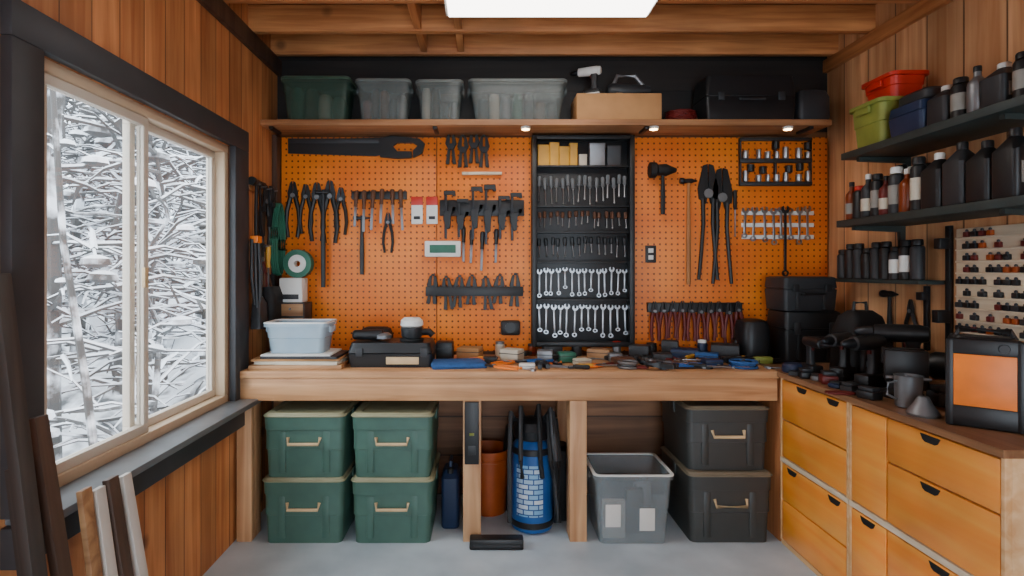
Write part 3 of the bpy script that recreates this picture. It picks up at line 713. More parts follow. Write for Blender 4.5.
tb_ = tub('plastic_tub', .43, .38, .365, CLEART, (.785, 3.19, .0005), 'open translucent grey plastic tub with papers and tools', 'plastic tub', tp=.88, rim=WHITE)
for x_, z_ in ((-.11, .10), (.07, .08)):
    g = G(); g.box((x_-.04, -.1675, z_), (x_+.04, -.1655, z_+.12), PAPER, .0005, Matrix.Rotation(.035, 4, 'X')); g.obj('sticker', tb_, label='white paper sticker')
for i, (dx, m, h_, w2) in enumerate(((-.10, PAPER, .20, .06), (.04, CHAR, .24, .05), (.11, STEELD, .25, .045))):
    g = G(); g.box((-w2, -.02, 0), (w2, .02, h_), m, .004)
    g.obj('stored_package', loc=(.785+dx*.9, 3.10+.06*i, .007), rot=(0, 0, .1*i), label='packet standing inside the grey tub', cat='package', group='packets in the grey tub')
blob('stored_cloth', 'dark bundled cloth inside the grey tub', 'cloth', (.80, 3.29, .007), .28, .10, .26, CHAR)
def bucket(loc, r, h, m, label):
    t = THING('bucket', label, 'bucket', loc)
    g = G(); g.lathe([(0, 0), (r*.82, 0), (r*.97, h*.82), (r*1.03, h*.83), (r*1.03, h*.86), (r*.98, h*.87), (r, h*.97), (r*1.05, h*.975), (r*1.05, h), (r*.97, h), (r*.79, .006), (0, .006)], m, seg=28); g.obj('body', t)
    g = G(); g.tube([(r*1.06*math.cos(a), -r*.75*math.sin(a), h*.85-r*.55*math.sin(a)) for a in [PI*i/10 for i in range(11)]], .003, STEELD, 6); g.obj('handle', t)
    return t
bucket((.02, 3.47, .0005), .13, .38, BURNT, 'orange plastic bucket behind the bench leg')
t = THING('shop_vacuum', 'blue upright canister vacuum with black hoses', 'vacuum', (.265, 3.24, .0005))
R_ = .118
g = G(); g.lathe([(R_-.02, .0), (R_-.005, .01), (R_, .05), (R_-.005, .46), (R_-.02, .48), (R_-.04, .50)], BLUE, seg=28); g.obj('body', t)
for zz in (.03, .43):
    g = G(); g.lathe([(R_+.0005, zz), (R_+.005, zz+.005), (R_+.005, zz+.03), (R_+.0005, zz+.035)], BLACK, seg=28); g.obj('band', t)
g = G(); rS = R_+.0015
rings = [[Vector((rS*math.cos(-R90-.85+1.3*i/10), rS*math.sin(-R90-.85+1.3*i/10), z)) for z in (.10, .38)] for i in range(11)]
tb = bmesh.new(); vs = [[tb.verts.new(p) for p in r] for r in rings]
for i in range(10): tb.faces.new((vs[i][0], vs[i+1][0], vs[i+1][1], vs[i][1]))
g.add(tb, PATTERN)
g.obj('sticker', t, label='white and light blue panel sticker on the canister')
g = G(); g.lathe([(.08, .50), (.10, .51), (.11, .56), (.09, .60), (.04, .62)], BLACK, seg=24); g.obj('lid', t)
for i, (dx, tz) in enumerate(((-.11, .66), (.03, .70), (.09, .68), (.115, .62), (-.06, .69), (.075, .64), (.10, .66))):
    g = G(); g.tube([(dx*.5, .02, .58), (dx, -.02, tz-.04), (dx*1.1, -.06, tz), (dx*1.15, -.10, tz-.10), (dx*1.2, -.125-.004*i, .42), (dx*1.2+.01*(i % 3), -.13, .32 if i in (1, 4, 5) else .08)], .013, BLACK2 if i % 2 else CHAR, 8); g.obj('hose', t)
blob('cloth_bag', 'dark cloth bag slumped beside the blue canister', 'bag', (.44, 3.40, .0005), .15, .2, .42, BLACK2, r=.05)
blob('cloth_bag', 'dark bag standing behind the blue canister', 'bag', (.22, 3.50, .0005), .22, .16, .52, BLACK2, r=.05)
t = THING('fuel_can', 'dark blue plastic can standing under the bench', 'can', (-.195, 3.30, .0005))
g = G(); g.loft([(0, .045, .09, .02), (.01, .05, .095, .02), (.28, .05, .095, .02), (.32, .035, .06, .02)], NAVY); g.obj('body', t)
g = G(); g.tube([(0, -.05, .31), (0, -.05, .36), (0, .05, .36), (0, .05, .31)], .009, NAVY); g.obj('handle', t)
g = G(); g.lathe([(.018, .32), (.018, .345), (.012, .35)], BLACK, (0, -.075, -.012)); g.obj('cap', t)
t = THING('spirit_level', 'black spirit level fixed against the bench leg', 'level', (-.07, 3.0565, .42))
g = G(); g.box((-.038, -.025, 0), (.038, -.003, .33), BLACK, .003); g.box((-.02, -.027, .05), (.02, -.024, .1), CHAR, .002); g.obj('body', t)
g = G(); g.cyl((-.012, -.0275, .16), (.012, -.0275, .16), .007, LIME); g.obj('vial', t)
g = G(); g.box((-.08, 2.96, .0005), (.20, 3.03, .055), BLACK, .008); g.box((-.06, 2.956, .02), (.18, 2.9595, .03), CHAR)
g.obj('tool_case', label='slim black tool case lying on the floor', cat='case')

# ------------------------------------------------------------------ on the bench
z = BT+.0005
for i, (w_, d_, h_, m, ang, dx) in enumerate(((.50, .30, .022, OWOOD, .03, 0), (.46, .28, .018, CREAM, -.05, .01), (.48, .26, .012, CARD, .04, -.005), (.42, .27, .014, CHAR, -.02, .02), (.38, .26, .01, PAPER, .0, 0))):
    g = G(); g.box((-w_/2, -d_/2, 0), (w_/2, d_/2, h_), m, .002)
    g.obj('flat_board' if m in (OWOOD, CHAR, CARD) else 'paper_stack', loc=(-1.035+dx, 3.255, z), rot=(0, 0, ang), label='flat sheet in a low pile of boards and papers', cat='board' if m in (OWOOD, CHAR, CARD) else 'papers', group='pile of sheets on the bench')
    z += h_+.0005
tub('plastic_tub', .36, .25, .165, CLEAR, (-1.045, 3.26, z), 'pale translucent plastic tub on a pile of papers', 'plastic tub', lid=None, tp=.88, rim=WHITE)
fill((-1.045, 3.26, z+.001), .26, .18, .12, 4, [CREAM, BCLOTH, STEELD, WHITE], 9, 'small packed supplies inside a clear tub')
t = THING('parts_drawer_unit', 'small brown and grey drawer unit standing on the bench', 'drawer unit', (mx(292, 3.5), 3.55, BT+.0005))
H1 = mz(303, 3.47)-BT
g = G(); g.box((-.085, -.08, 0), (.085, .08, H1), CHAR, .004); g.obj('body', t)
for i in range(4):
    zz = H1*(i/4.0)+.006
    g = G(); g.box((-.078, -.088, zz), (.078, -.0805, zz+H1/4-.012), OWOOD, .002); dr = g.obj('drawer', t)
    g = G(); g.lathe([(.006, 0), (.008, .008)], STEELD, (0, -.096, zz+H1/8), axis='Y', seg=10); g.obj('knob', dr)
z = BT+.001+H1+.0005; z2 = mz(278, 3.47)
g = G(); g.box((-.07, -.06, 0), (.07, .06, z2-z), WHITE, .008); g.box((-.05, -.0615, .02), (.05, -.0595, .05), CHAR, .001)
g.obj('white_box', loc=(mx(291, 3.5), 3.55, z), label='small white box stacked on the drawer unit', cat='box')
t = THING('tape_roll', 'green tape roll with white core standing upright', 'tape', (mx(296, 3.5), 3.55, z2+.0875))
g = G(); g.lathe([(.087, -.03), (.087, .03), (.055, .03), (.055, -.03)], GREEN, axis='Y', seg=28, closed=True); g.obj('roll', t)
g = G(); g.lathe([(.0545, -.032), (.0545, .032), (.02, .032), (.02, -.032)], WHITE, axis='Y', seg=24, closed=True); g.obj('core', t)
cx = mx(391, 3.2)
t = THING('tool_box', 'low black tool case with a pale label on the bench', 'tool box', (cx, 3.30, BT+.0005))
g = G(); g.loft([(0, .225, .13, .02), (.075, .235, .14, .02), (.078, .23, .135, .02), (.082, .235, .14, .02), (.135, .22, .13, .03)], BLACK); g.obj('body', t)
g = G(); g.box((-.02, -.148, .02), (.16, -.1385, .06), TAN, .002); g.obj('label_plate', t)
for s in (-.17, .19):
    g = G(); g.box((s-.02, -.147, .06), (s+.02, -.139, .11), CHAR, .003); g.obj('latch', t)
t = THING('orbital_sander', 'white and black orbital sander resting on the tool case', 'sander', (mx(410, 3.2), 3.28, BT+.136))
g = G(); g.lathe([(.065, 0), (.067, .004), (.067, .014), (.06, .016)], BLACK2); g.obj('pad', t)
g = G(); g.lathe([(.05, .016), (.06, .03), (.062, .075), (.055, .08)], CHAR); g.lathe([(.056, .0805), (.066, .09), (.064, .115), (.045, .132)], WHITE); g.obj('body', t)
g = G(); g.tube([(.05, 0, .05), (.10, 0, .05), (.12, 0, .03)], .02, BLACK); g.obj('dust_port', t)
t = THING('angle_grinder', 'black angle grinder lying on the tool case', 'grinder', (mx(368, 3.2), 3.27, BT+.136+.034))
g = G(); g.lathe([(.02, -.10), (.028, -.09), (.03, -.02), (.034, .04), (.03, .07)], BLACK, axis='X'); g.obj('body', t)
g = G(); g.lathe([(.045, -.02), (.047, .0), (.03, .012)], STEELD, (.075, 0, .0)); g.obj('guard', t)
blob('tool_pouch', 'dark pouch leaning behind the tool case', 'pouch', (mx(376, 3.5), 3.52, BT+.0005), .2, .12, .19, BLACK2)
g = G(); g.loft([(0, .15, .10, .02), (.012, .155, .105, .02), (.024, .15, .10, .02), (.03, .13, .085, .02)], BCLOTH); g.obj('folded_cloth', loc=(mx(458, 3.2), 3.22, BT+.0005), rot=(0, 0, .15), label='folded blue cloth on the bench', cat='cloth')
LAY = -R90
def lay(o, x, y, a, zz=BT+.0005): o.location = (x, y, zz); o.rotation_euler = (LAY, 0, a); return o
def bx(p, y): return mx(p, y)
pr = [lay(wrench(.24, 1.3, label='steel wrench lying on the cluttered bench'), bx(500, 3.2), 3.2, .9),
lay(wrench(.20, 1.1, STEELD, label='small dull wrench lying on the bench'), bx(545, 3.15), 3.17, 1.4),
lay(pliers(.22, ORANGE, label='pliers with orange grips lying on the bench'), bx(525, 3.3), 3.36, -1.0),
lay(pliers(.2, DRED, label='pliers with dark red grips lying on the bench'), bx(596, 3.2), 3.2, 1.9),
lay(pliers(.22, BLUE, label='pliers with blue grips lying on the bench'), bx(655, 3.2), 3.25, 1.2),
lay(screwdriver(.24, YELLOW, label='yellow-handled screwdriver lying on the bench'), bx(575, 3.15), 3.14, 1.7),
lay(screwdriver(.22, BLACK, label='black-handled screwdriver lying on the bench'), bx(690, 3.15), 3.17, 1.2),
lay(spring_clamp(.17, label='black spring clamp lying on the bench'), bx(607, 3.4), 3.42, .8)]
lay(hammer(.32, HWOOD, DARKM, label='wood-handled hammer lying on the bench'), bx(700, 3.3), 3.36, 1.75)
lay(bar_clamp(.38, label='black bar clamp lying on the bench'), bx(620, 3.35), 3.42, 1.5)
lay(bar_clamp(.4, label='black bar clamp lying on the bench near the cases'), bx(735, 3.2), 3.28, 1.65)
lay(wrench(.3, 1.5, DARKM, label='long dark wrench lying on the bench'), bx(660, 3.1), 3.12, 1.62)
rq = random.Random(21)
for p, y in ((485, 3.12), (515, 3.24), (540, 3.26), (562, 3.22), (590, 3.10), (612, 3.22), (640, 3.18), (648, 3.34), (672, 3.22), (700, 3.14), (718, 3.30), (742, 3.36), (556, 3.46), (618, 3.52), (708, 3.52), (752, 3.26),
             (498, 3.38), (530, 3.52), (575, 3.40), (588, 3.48), (633, 3.42), (655, 3.50), (680, 3.36), (694, 3.42), (730, 3.14), (765, 3.14), (478, 3.42), (512, 3.52), (568, 3.12), (646, 3.12)):
    dup(rq.choice(pr), (bx(p, y), y, BT+.0005+rq.choice((0, .014))), (LAY, 0, rq.uniform(-2.6, 2.6)))
for i, (p, y, w_, d_, h_, m, l_, c_) in enumerate(((512, 3.42, .12, .10, .07, CREAM, 'cream paper packet on the bench', 'packet'), (566, 3.36, .10, .08, .06, GREEN, 'green parts box on the bench', 'box'), (545, 3.34, .09, .08, .075, STEELD, 'grey metal tin on the bench', 'tin'),
        (600, 3.5, .14, .1, .06, OWOOD, 'small wood offcut on the bench', 'wood block'), (640, 3.52, .12, .1, .08, CHAR, 'dark parts box on the bench', 'box'), (685, 3.5, .16, .12, .06, NAVY, 'navy pouch on the bench', 'pouch'),
        (725, 3.48, .16, .14, .09, CHAR, 'charcoal pouch on the bench', 'pouch'), (470, 3.5, .14, .12, .07, CARD, 'small cardboard box on the bench', 'box'), (527, 3.13, .09, .06, .03, WHITE, 'white card box near the bench edge', 'box'),
        (662, 3.38, .11, .08, .05, CHAR, 'charcoal battery pack on the bench', 'battery'), (582, 3.27, .09, .07, .035, CREAM, 'cream tray of parts on the bench', 'tray'), (623, 3.28, .12, .07, .04, LEATHER, 'brown wooden block on the bench', 'wood block'),
        (445, 3.46, .10, .10, .11, BLACK, 'black battery charger on the bench', 'charger'), (490, 3.33, .08, .07, .04, BLACK, 'small black battery on the bench', 'battery'), (712, 3.22, .10, .08, .04, NAVY, 'navy block on the bench', 'box'),
        (552, 3.56, .12, .08, .07, BLACK, 'black parts tray on the bench', 'tray'), (615, 3.38, .08, .06, .05, STEELD, 'small grey tin on the bench', 'tin'), (745, 3.56, .14, .10, .11, BLACK, 'black tool case standing on the bench', 'case'),
        (670, 3.58, .10, .06, .10, CHAR, 'charcoal upright case on the bench', 'case'), (707, 3.40, .13, .07, .05, BCLOTH, 'blue folded rag on the bench', 'rag'))):
    g = G(); g.box((-w_/2, -d_/2, 0), (w_/2, d_/2, h_), m, .008); g.box((-w_/2-.001, -d_/2-.001, h_*.62), (w_/2+.001, d_/2+.001, h_*.68), CHAR, 0)
    g.obj(c_.replace(' ', '_'), loc=(bx(p, y), y, BT+.0005), rot=(0, 0, random.uniform(-.5, .5)), label=l_, cat=c_)
def coil(name, label, loc, r, m, n=4, tr=.007, rot=(0, 0, 0)):
    g = G()
    for i in range(n):
        g.tube([((r-.012*(i % 2))*math.cos(a*PI/12), (r-.012*(i % 2))*math.sin(a*PI/12), tr+i*tr*1.9) for a in range(25)], tr, m, 6)
    return g.obj(name, loc=loc, rot=rot, label=label, cat='cable')
coil('cable_coil', 'coiled blue cable lying on the bench', (bx(745, 3.15), 3.17, BT+.0005), .07, BCLOTH, 3)
coil('wire_coil', 'ring of silver wire lying on the bench', (bx(628, 3.15), 3.15, BT+.0005), .05, STEELD, 3)
def jar(r, h, m, cap, loc, label):
    t = THING('jar', label, 'jar', loc, group='jars at the back of the bench')
    g = G(); g.lathe([(r*.92, 0), (r, .005), (r, h*.75), (r*.85, h*.82)], m, seg=16); g.obj('body', t)
    g = G(); g.lathe([(r*.92, h*.821), (r*.92, h*.98), (r*.86, h)], cap, seg=16); g.obj('lid', t)
for i, (p, r, h, m, cp, l_) in enumerate(((500, .03, .09, CREAM, STEELD, 'cream jar with metal lid'), (532, .028, .075, AMBER, BLACK, 'amber jar with black lid'), (577, .032, .08, CHAR, STEELD, 'dark jar with metal lid'), (617, .028, .09, STEELD, RED, 'grey jar with red lid'), (652, .033, .08, BLACK, BLACK, 'black jar'), (703, .03, .10, NAVY, WHITE, 'navy jar with white lid'))):
    jar(r, h, m, cp, (bx(p, 3.60), 3.61, BT+.0005), l_+' at the back of the bench')
def hardcase(w, d, h, loc, rot, label, m=BLACK, acc=CHAR, top=True):
    t = THING('tool_case', label, 'tool case', loc, rot)
    g = G(); g.loft([(0, w/2-.008, d/2-.008, .02), (h*.62, w/2, d/2, .02), (h*.63, w/2-.006, d/2-.006, .02), (h*.66, w/2-.006, d/2-.006, .02), (h*.67, w/2, d/2, .02), (h*.97, w/2-.006, d/2-.006, .02), (h, w/2-.02, d/2-.02, .02)], m)
    for s in (-.25, .25): g.box((s*w-.012, -d/2-.004, h*.06), (s*w+.012, -d/2+.01, h*.55), m, .003)
    g.obj('body', t)
    for s in (-.3, .3):
        g = G(); g.box((s*w-.018, -d/2-.012, h*.55), (s*w+.018, -d/2-.001, h*.78), acc, .003); g.obj('latch', t)
    g = G(); g.tube([(-w*.2, -d/2, h*.5), (-w*.18, -d/2-.03, h*.5), (w*.18, -d/2-.03, h*.5), (w*.2, -d/2, h*.5)], .008, acc); g.obj('handle', t)
    return t
hardcase(.33, .26, .30, (1.92, 3.46, BT+.0005), (0, 0, -.05), 'black hard tool case standing in the bench corner')
hardcase(.32, .24, .20, (1.90, 3.46, BT+.301), (0, 0, .03), 'dark grey tool case stacked on a black case', CHAR, BLACK)
blob('tool_bag', 'small black fabric bag on the bench', 'bag', (1.63, 3.50, BT+.0005), .17, .2, .24, BLACK, r=.05)
g = G(); g.box((-.05, -.02, 0), (.05, .02, .04), LIME, .006); g.obj('charger', loc=(1.60, 3.30, BT+.001), label='small lime battery charger on the bench', cat='charger')

# ------------------------------------------------------------------ right wall shelves
def wallshelf(y0, y1, z, x0, label, th=.035):
    t = THING('wall_shelf', label, 'shelf', (0, 0, 0), group='dark shelves on the plank wall')
    g = G(); g.box((x0, y0, z-th), (XR-.001, y1, z), SHELFD, .003); g.obj('board', t)
    for y in (y0+.25, y1-.08):
        g = G(); g.prism([(x0+.04, z-th-.0005), (XR-.002, z-th-.0005), (XR-.002, z-th-.16), (XR-.022, z-th-.16), (XR-.03, z-th-.03), (x0+.04, z-th-.02)], y-.012, y+.012, SHELFD); g.obj('bracket', t)
    return t
S1, S2, S3 = 2.07, 1.715, 1.40
wallshelf(1.9, 3.06, S1, 1.90, 'upper dark shelf crowded with bins on the plank wall')
wallshelf(1.9, 3.10, S2, 1.90, 'lower dark shelf crowded with bottles on the plank wall')
t = THING('wall_shelf', 'short narrow dark ledge holding spray cans', 'shelf', (0, 0, 0), group='dark shelves on the plank wall')
g = G(); g.box((2.08, 2.75, S3-.02), (XR-.001, 3.45, S3), SHELFD, .002); g.obj('board', t)
def can(r, h, m, cap, lab, loc, label, name='spray_can', cat='spray can', group=None):
    t = THING(name, label, cat, loc, group=group)
    g = G(); g.lathe([(r*.9, 0), (r, .004), (r, h*.78), (r*.85, h*.83), (r*.5, h*.86)], m, seg=16); g.obj('body', t)
    g = G(); g.lathe([(r*.78, h*.861), (r*.78, h*.97), (r*.68, h)], cap, seg=16); g.obj('cap', t)
    if lab: g = G(); g.lathe([(r*1.003, h*.2), (r*1.02, h*.21), (r*1.02, h*.6), (r*1.003, h*.61)], lab, seg=16); g.obj('label', t)
    return t
def bottle(r, h, m, cap, lab, loc, label, group=None):
    t = THING('bottle', label, 'bottle', loc, group=group)
    g = G(); g.lathe([(r*.9, 0), (r, .005), (r, h*.6), (r*.9, h*.68), (r*.4, h*.78), (r*.36, h*.88)], m, seg=16); g.obj('body', t)
    g = G(); g.lathe([(r*.42, h*.881), (r*.42, h*.98), (r*.38, h)], cap, seg=12); g.obj('cap', t)
    if lab: g = G(); g.lathe([(r*1.003, h*.15), (r*1.02, h*.16), (r*1.02, h*.42), (r*1.003, h*.43)], lab, seg=16); g.obj('label', t)
    return t
def jug(w, d, h, m, cap, lab, loc, label, group=None, rot=(0, 0, 0)):
    t = THING('jug', label, 'jug', loc, rot, group)
    g = G(); g.loft([(0, w*.47, d*.47, .015), (.01, w/2, d/2, .018), (h*.68, w/2, d/2, .018), (h*.82, w*.28, d*.28, .02), (h*.88, w*.16, d*.16, .01)], m); g.obj('body', t)
    g = G(); g.lathe([(w*.2, h*.881), (w*.2, h*.98), (w*.17, h)], cap, seg=14); g.obj('cap', t)
    if lab:
        g = G(); g.box((-w*.3, -d/2-.002, h*.2), (w*.3, -d/2+.001, h*.5), lab); g.obj('label', t)
    return t
gp = 'bottles and cans on the lower dark shelf'
DLAB = MAT('grey_label', (140, 136, 128), .6)
items = [('b', .03, .20, AMBER, BLACK, DLAB), ('c', .032, .17, BLACK, RED, None), ('b', .034, .22, CHAR, WHITE, CREAM), ('c', .03, .21, BLACK, BLACK, DLAB), ('b', .032, .19, DRED, BLACK, CREAM),
         ('c', .034, .22, CHAR, WHITE, DLAB), ('b', .034, .2, AMBER, WHITE, None), ('c', .033, .24, BLACK, BLACK, CREAM)]
y = 3.07
for i, (k_, r, h, m, c, l) in enumerate(items):
    y -= r+.002
    nmc = {AMBER: 'amber', BLACK: 'black', CHAR: 'dark grey', DRED: 'dark red'}[m]
    (bottle if k_ == 'b' else can)(r, h, m, c, l, (1.945+.0, y, S2+.0005), nmc+(' bottle' if k_ == 'b' else ' spray can')+' on the lower dark shelf', group=gp)
    y -= r
for i in range(4):
    y -= .060
    jug(.10, .11, .24+.02*(i % 2), BLACK if i != 1 else CHAR, BLACK if i else WHITE, DLAB if i % 2 else CREAM, (1.965, y, S2+.0005), 'dark square jug with a pale label on the lower shelf', gp); y -= .058
y = 3.03
for i in range(8):
    k_, r, h, m, c, l = items[(i*3+1) % 8]
    y -= r+.012
    can(r, h*1.05, CHAR if i % 2 else BLACK, WHITE if i % 3 == 0 else BLACK, CREAM if i % 2 == 0 else None, (2.06+.0, y, S2+.0005), 'dark can at the back of the lower shelf', group=gp); y -= r
for i in range(9):
    yy = 3.40-i*.073; wl = i in (6, 7)
    can(.032, .20-.03*((i*5) % 3 == 0), BLACK if i % 2 else CHAR, BLACK, WHITE if wl else None, (2.125, yy, S3+.0005), 'dark spray can with a white label on the narrow ledge' if wl else 'dark spray can on the narrow ledge', group='spray cans on the narrow ledge')
tub('parts_bin', .22, .27, .22, LIME, (2.02, 2.90, S1+.0005), 'lime-green plastic bin on the upper dark shelf', 'bin', tp=.85)
tub('parts_bin', .20, .26, .125, RED, (2.07, 2.90, S1+.2235), 'red plastic bin stacked on a lime-green bin', 'bin', tp=.85)
hardcase(.22, .22, .14, (2.03, 2.63, S1+.0005), (0, 0, 0), 'blue hard case on the upper dark shelf', NAVY, BLUE)
blob('folded_tarp', 'dark folded tarp bundle on a blue case', 'tarp', (2.05, 2.63, S1+.1415), .19, .2, .06, CHAR)
gq = 'bottles and cans on the upper dark shelf'
for i, (yy, kind) in enumerate(((2.46, 'j'), (2.36, 'c'), (2.28, 'b'), (2.19, 'j'), (2.08, 'c'))):
    if kind == 'j': jug(.11, .11, .17, CHAR, WHITE, DLAB, (1.985, yy, S1+.0005), 'grey jug with a pale label on the upper shelf', gq)
    elif kind == 'c': can(.034, .17, BLACK, BLACK, DLAB, (1.96, yy, S1+.0005), 'black spray can on the upper shelf', group=gq)
    else: bottle(.034, .19, STEELD, BLACK, None, (1.96, yy, S1+.0005), 'silver bottle with black cap on the upper shelf', group=gq)
    can(.04, .19, CHAR, BLACK, CREAM if i % 2 else None, (2.12, yy, S1+.0005), 'dark can at the back of the upper shelf', group=gq)
# birch bit organizer on right wall
g = G(); W_, H_ = .66, .48; nr = 9
g.box((-.022, 0, 0), (0, W_, H_), LWOOD, .003)
for r in range(nr): g.box((-.036, .01, H_*r/nr+.004), (-.0221, W_-.01, H_*r/nr+.012), LWOOD, .002)
g.obj('bit_organizer', loc=(XR-.001, 2.00, 1.16), label='flat pale birch organizer panel on the plank wall', cat='organizer')
rd = random.Random(8)
protos = []
for m, ln in ((BLACK, .014), (CHAR, .018), (DRED, .013), (DARKM, .016), (BURNT, .013)):
    g = G(); g.box((-.018, -ln, 0), (0, ln, .024), m, .004); g.lathe([(.006, .0245), (.006, .032), (.002, .035)], DARKM, (-.009, 0, 0), seg=8)
    protos.append(g.obj('router_bit', label='small chunky bit standing on the birch organizer', cat='bit', group='bits on the birch organizer'))
used = set()
for r in range(nr):
    for c in range(16):
        if rd.random() < .74:
            pr_ = rd.choice(protos); lc = (XR-.0235, 2.00+.030+c*.040, 1.16+H_*r/nr+.0125)
            if pr_.name in used: dup(pr_, lc)
            else: pr_.location = lc; used.add(pr_.name)
g = G(); g.box((XR-.02, 2.70, 1.0), (XR-.001, 2.73, 1.66), BLACK, .003); g.box((XR-.07, 2.695, 1.55), (XR-.02, 2.735, 1.60), BLACK, .004); g.box((XR-.08, 2.695, 1.2), (XR-.02, 2.735, 1.26), BLACK, .004)
g.obj('bar_clamp', label='black bar clamp hanging on the plank wall', cat='clamp')
g = G(); g.box((XR-.02, 2.84, 1.05), (XR-.001, 2.865, 1.37), DARKM, .003); g.box((XR-.05, 2.83, 1.30), (XR-.02, 2.875, 1.34), BLACK, .004)
g.obj('try_square', label='dark metal square hanging on the plank wall', cat='square')
fl_ = pliers(.24, BLACK, BLACK, label='black pliers hanging on the plank wall', hr=.01); fl_.location = (XR-.010, 2.95, 1.30); fl_.rotation_euler = (0, 0, -R90)
h_ = hammer(.34, BLACK, DARKM, label='black hammer hanging on the plank wall', hr=.02); h_.location = (XR-.001, 3.10, 1.34); h_.rotation_euler = (0, 0, -R90)

# ------------------------------------------------------------------ right counter
ZC_ = .9105
t = THING('tool_bag', 'tall black tool bag with handle on the countertop', 'tool bag', (1.95, 2.98, ZC_), (0, 0, .2))
g = G(); g.loft([(0, .11, .085, .03), (.02, .12, .09, .03), (.22, .115, .085, .04), (.30, .095, .065, .04), (.33, .06, .03, .02)], BLACK2)
g.loft([(.03, .09, .02, .015), (.15, .09, .02, .015), (.17, .08, .012, .01)], CHAR, (0, -.10)); g.obj('body', t)
g = G(); g.tube([(-.04, 0, .325), (-.035, 0, .37), (.035, 0, .37), (.04, 0, .325)], .008, CHAR); g.obj('handle', t)
drill((1.74, 2.80, ZC_), (0, 0, .5), CHAR, BLACK, 'black cordless drill standing on the countertop', 1.0)
drill((1.74, 2.60, ZC_), (0, 0, .3), BLACK, CHAR, 'dark cordless drill with a red trigger on the countertop', 1.05)
drill((2.06, 2.78, ZC_), (0, 0, 1.2), CHAR, BLACK, 'grey cordless drill beside the bag', 1.1)
drill((1.91, 2.62, ZC_), (0, 0, -.6), BLACK, BLACK, 'black cordless impact driver on the countertop', 1.25)
drill((1.68, 2.93, ZC_), (0, 0, 1.6), BLACK, CHAR, 'small black cordless driver by the bag', .85)
t = THING('circular_saw', 'black circular saw standing on the countertop', 'saw', (2.02, 2.42, ZC_), (0, 0, .9)); t.scale = (1.1, 1.1, 1.15)
g = G(); g.box((-.15, -.07, 0), (.13, .07, .006), DARKM, .002); g.obj('base_plate', t)
g = G(); g.lathe([(.0, -.02), (.085, -.02), (.09, -.01), (.09, .012), (.08, .02), (0, .02)], CHAR, (0, -.02, .098), axis='Y', seg=28); g.obj('blade_guard', t)
g = G(); g.lathe([(.05, .0), (.052, .08), (.035, .11)], BLACK, (0, .005, .11), axis='Y'); g.obj('motor', t)
g = G(); g.tube([(.05, .03, .15), (.02, .03, .21), (-.05, .03, .225), (-.12, .03, .18), (-.13, .03, .10), (-.06, .03, .10)], .017, BLACK); g.obj('handle', t)
t = THING('bench_vise', 'dark cast vise standing on the countertop', 'vise', (1.77, 2.43, ZC_), (0, 0, -.5)); t.scale = (1.25, 1.25, 1.4)
g = G(); g.lathe([(.06, 0), (.06, .015), (.04, .025), (.035, .05)], BLACK); g.box((-.04, -.06, .05), (.04, .05, .10), BLACK, .008); g.box((-.06, -.02, .1), (.06, .01, .15), BLACK, .005); g.obj('body', t)
g = G(); g.box((-.06, -.085, .06), (.06, -.061, .15), BLACK, .005); g.cyl((0, -.085, .075), (0, -.13, .075), .01, STEELD); g.obj('jaw', t)
g = G(); g.cyl((-.06, -.12, .075), (.06, -.12, .075), .005, STEELD); g.obj('handle', t)
blob('blue_rag', 'crumpled blue rag on the countertop', 'rag', (1.63, 3.02, ZC_), .12, .10, .05, NAVY, r=.05)
for i, (x, y, w_, d_, h_, m, l_) in enumerate(((1.63, 2.72, .07, .08, .06, DRED, 'dark red battery'), (1.88, 2.76, .07, .07, .10, BLACK, 'black battery charger'), (2.09, 2.16, .14, .16, .20, BLACK, 'black parts case'), (1.61, 2.52, .06, .07, .045, CHAR, 'small grey battery'), (1.60, 2.86, .06, .06, .05, BLACK, 'small black battery'), (1.93, 2.22, .12, .1, .13, BLACK, 'black leather pouch'),
        (1.61, 2.62, .05, .06, .03, NAVY, 'small navy block'), (1.61, 2.40, .06, .08, .05, BLACK, 'black plastic battery'), (1.82, 2.56, .06, .05, .07, CHAR, 'charcoal parts box'), (1.82, 2.28, .08, .08, .08, CHAR, 'charcoal battery charger'), (1.62, 2.79, .05, .05, .035, STEELD, 'small steel tin'))):
    g = G(); g.box((-w_/2, -d_/2, 0), (w_/2, d_/2, h_*.7), m, .008); g.box((-w_*.4, -d_*.42, h_*.7), (w_*.4, d_*.42, h_), CHAR, .004)
    g.obj(l_.split()[-1], loc=(x, y, ZC_), rot=(0, 0, rd.uniform(-.4, .4)), label=l_+' lying on the brown countertop', cat=l_.split()[-1])
for x, y in ((1.64, 2.46), (1.66, 2.66), (1.62, 2.58), (1.66, 2.84)):
    dup(rq.choice(pr), (x, y, ZC_+.001), (LAY, 0, rq.uniform(-2.6, 2.6)), .8, 'small hand tool lying on the brown countertop')
t = THING('metal_cup', 'dull silver cup with handle near the countertop edge', 'cup', (1.67, 2.26, ZC_))
g = G(); g.lathe([(0, 0), (.04, 0), (.045, .005), (.048, .12), (.05, .125), (.045, .125), (.042, .01), (0, .008)], STEELD, seg=24); g.obj('body', t)
g = G(); g.tube([(-.046, 0, .10), (-.08, 0, .095), (-.085, 0, .05), (-.046, 0, .03)], .005, STEELD); g.obj('handle', t)
g = G(); g.lathe([(0, 0), (.050, 0), (.053, .01), (.03, .045), (.018, .07), (.0, .072)], STEELD, seg=24); g.obj('funnel', loc=(1.625, 2.125, ZC_), label='grey metal funnel upside down on the countertop', cat='funnel')
t = THING('jobsite_radio', 'rugged black radio with bright orange front on the countertop', 'radio', (1.735, 1.99, ZC_), (0, 0, -.72))
hw, hd, H = .098, .06, .31
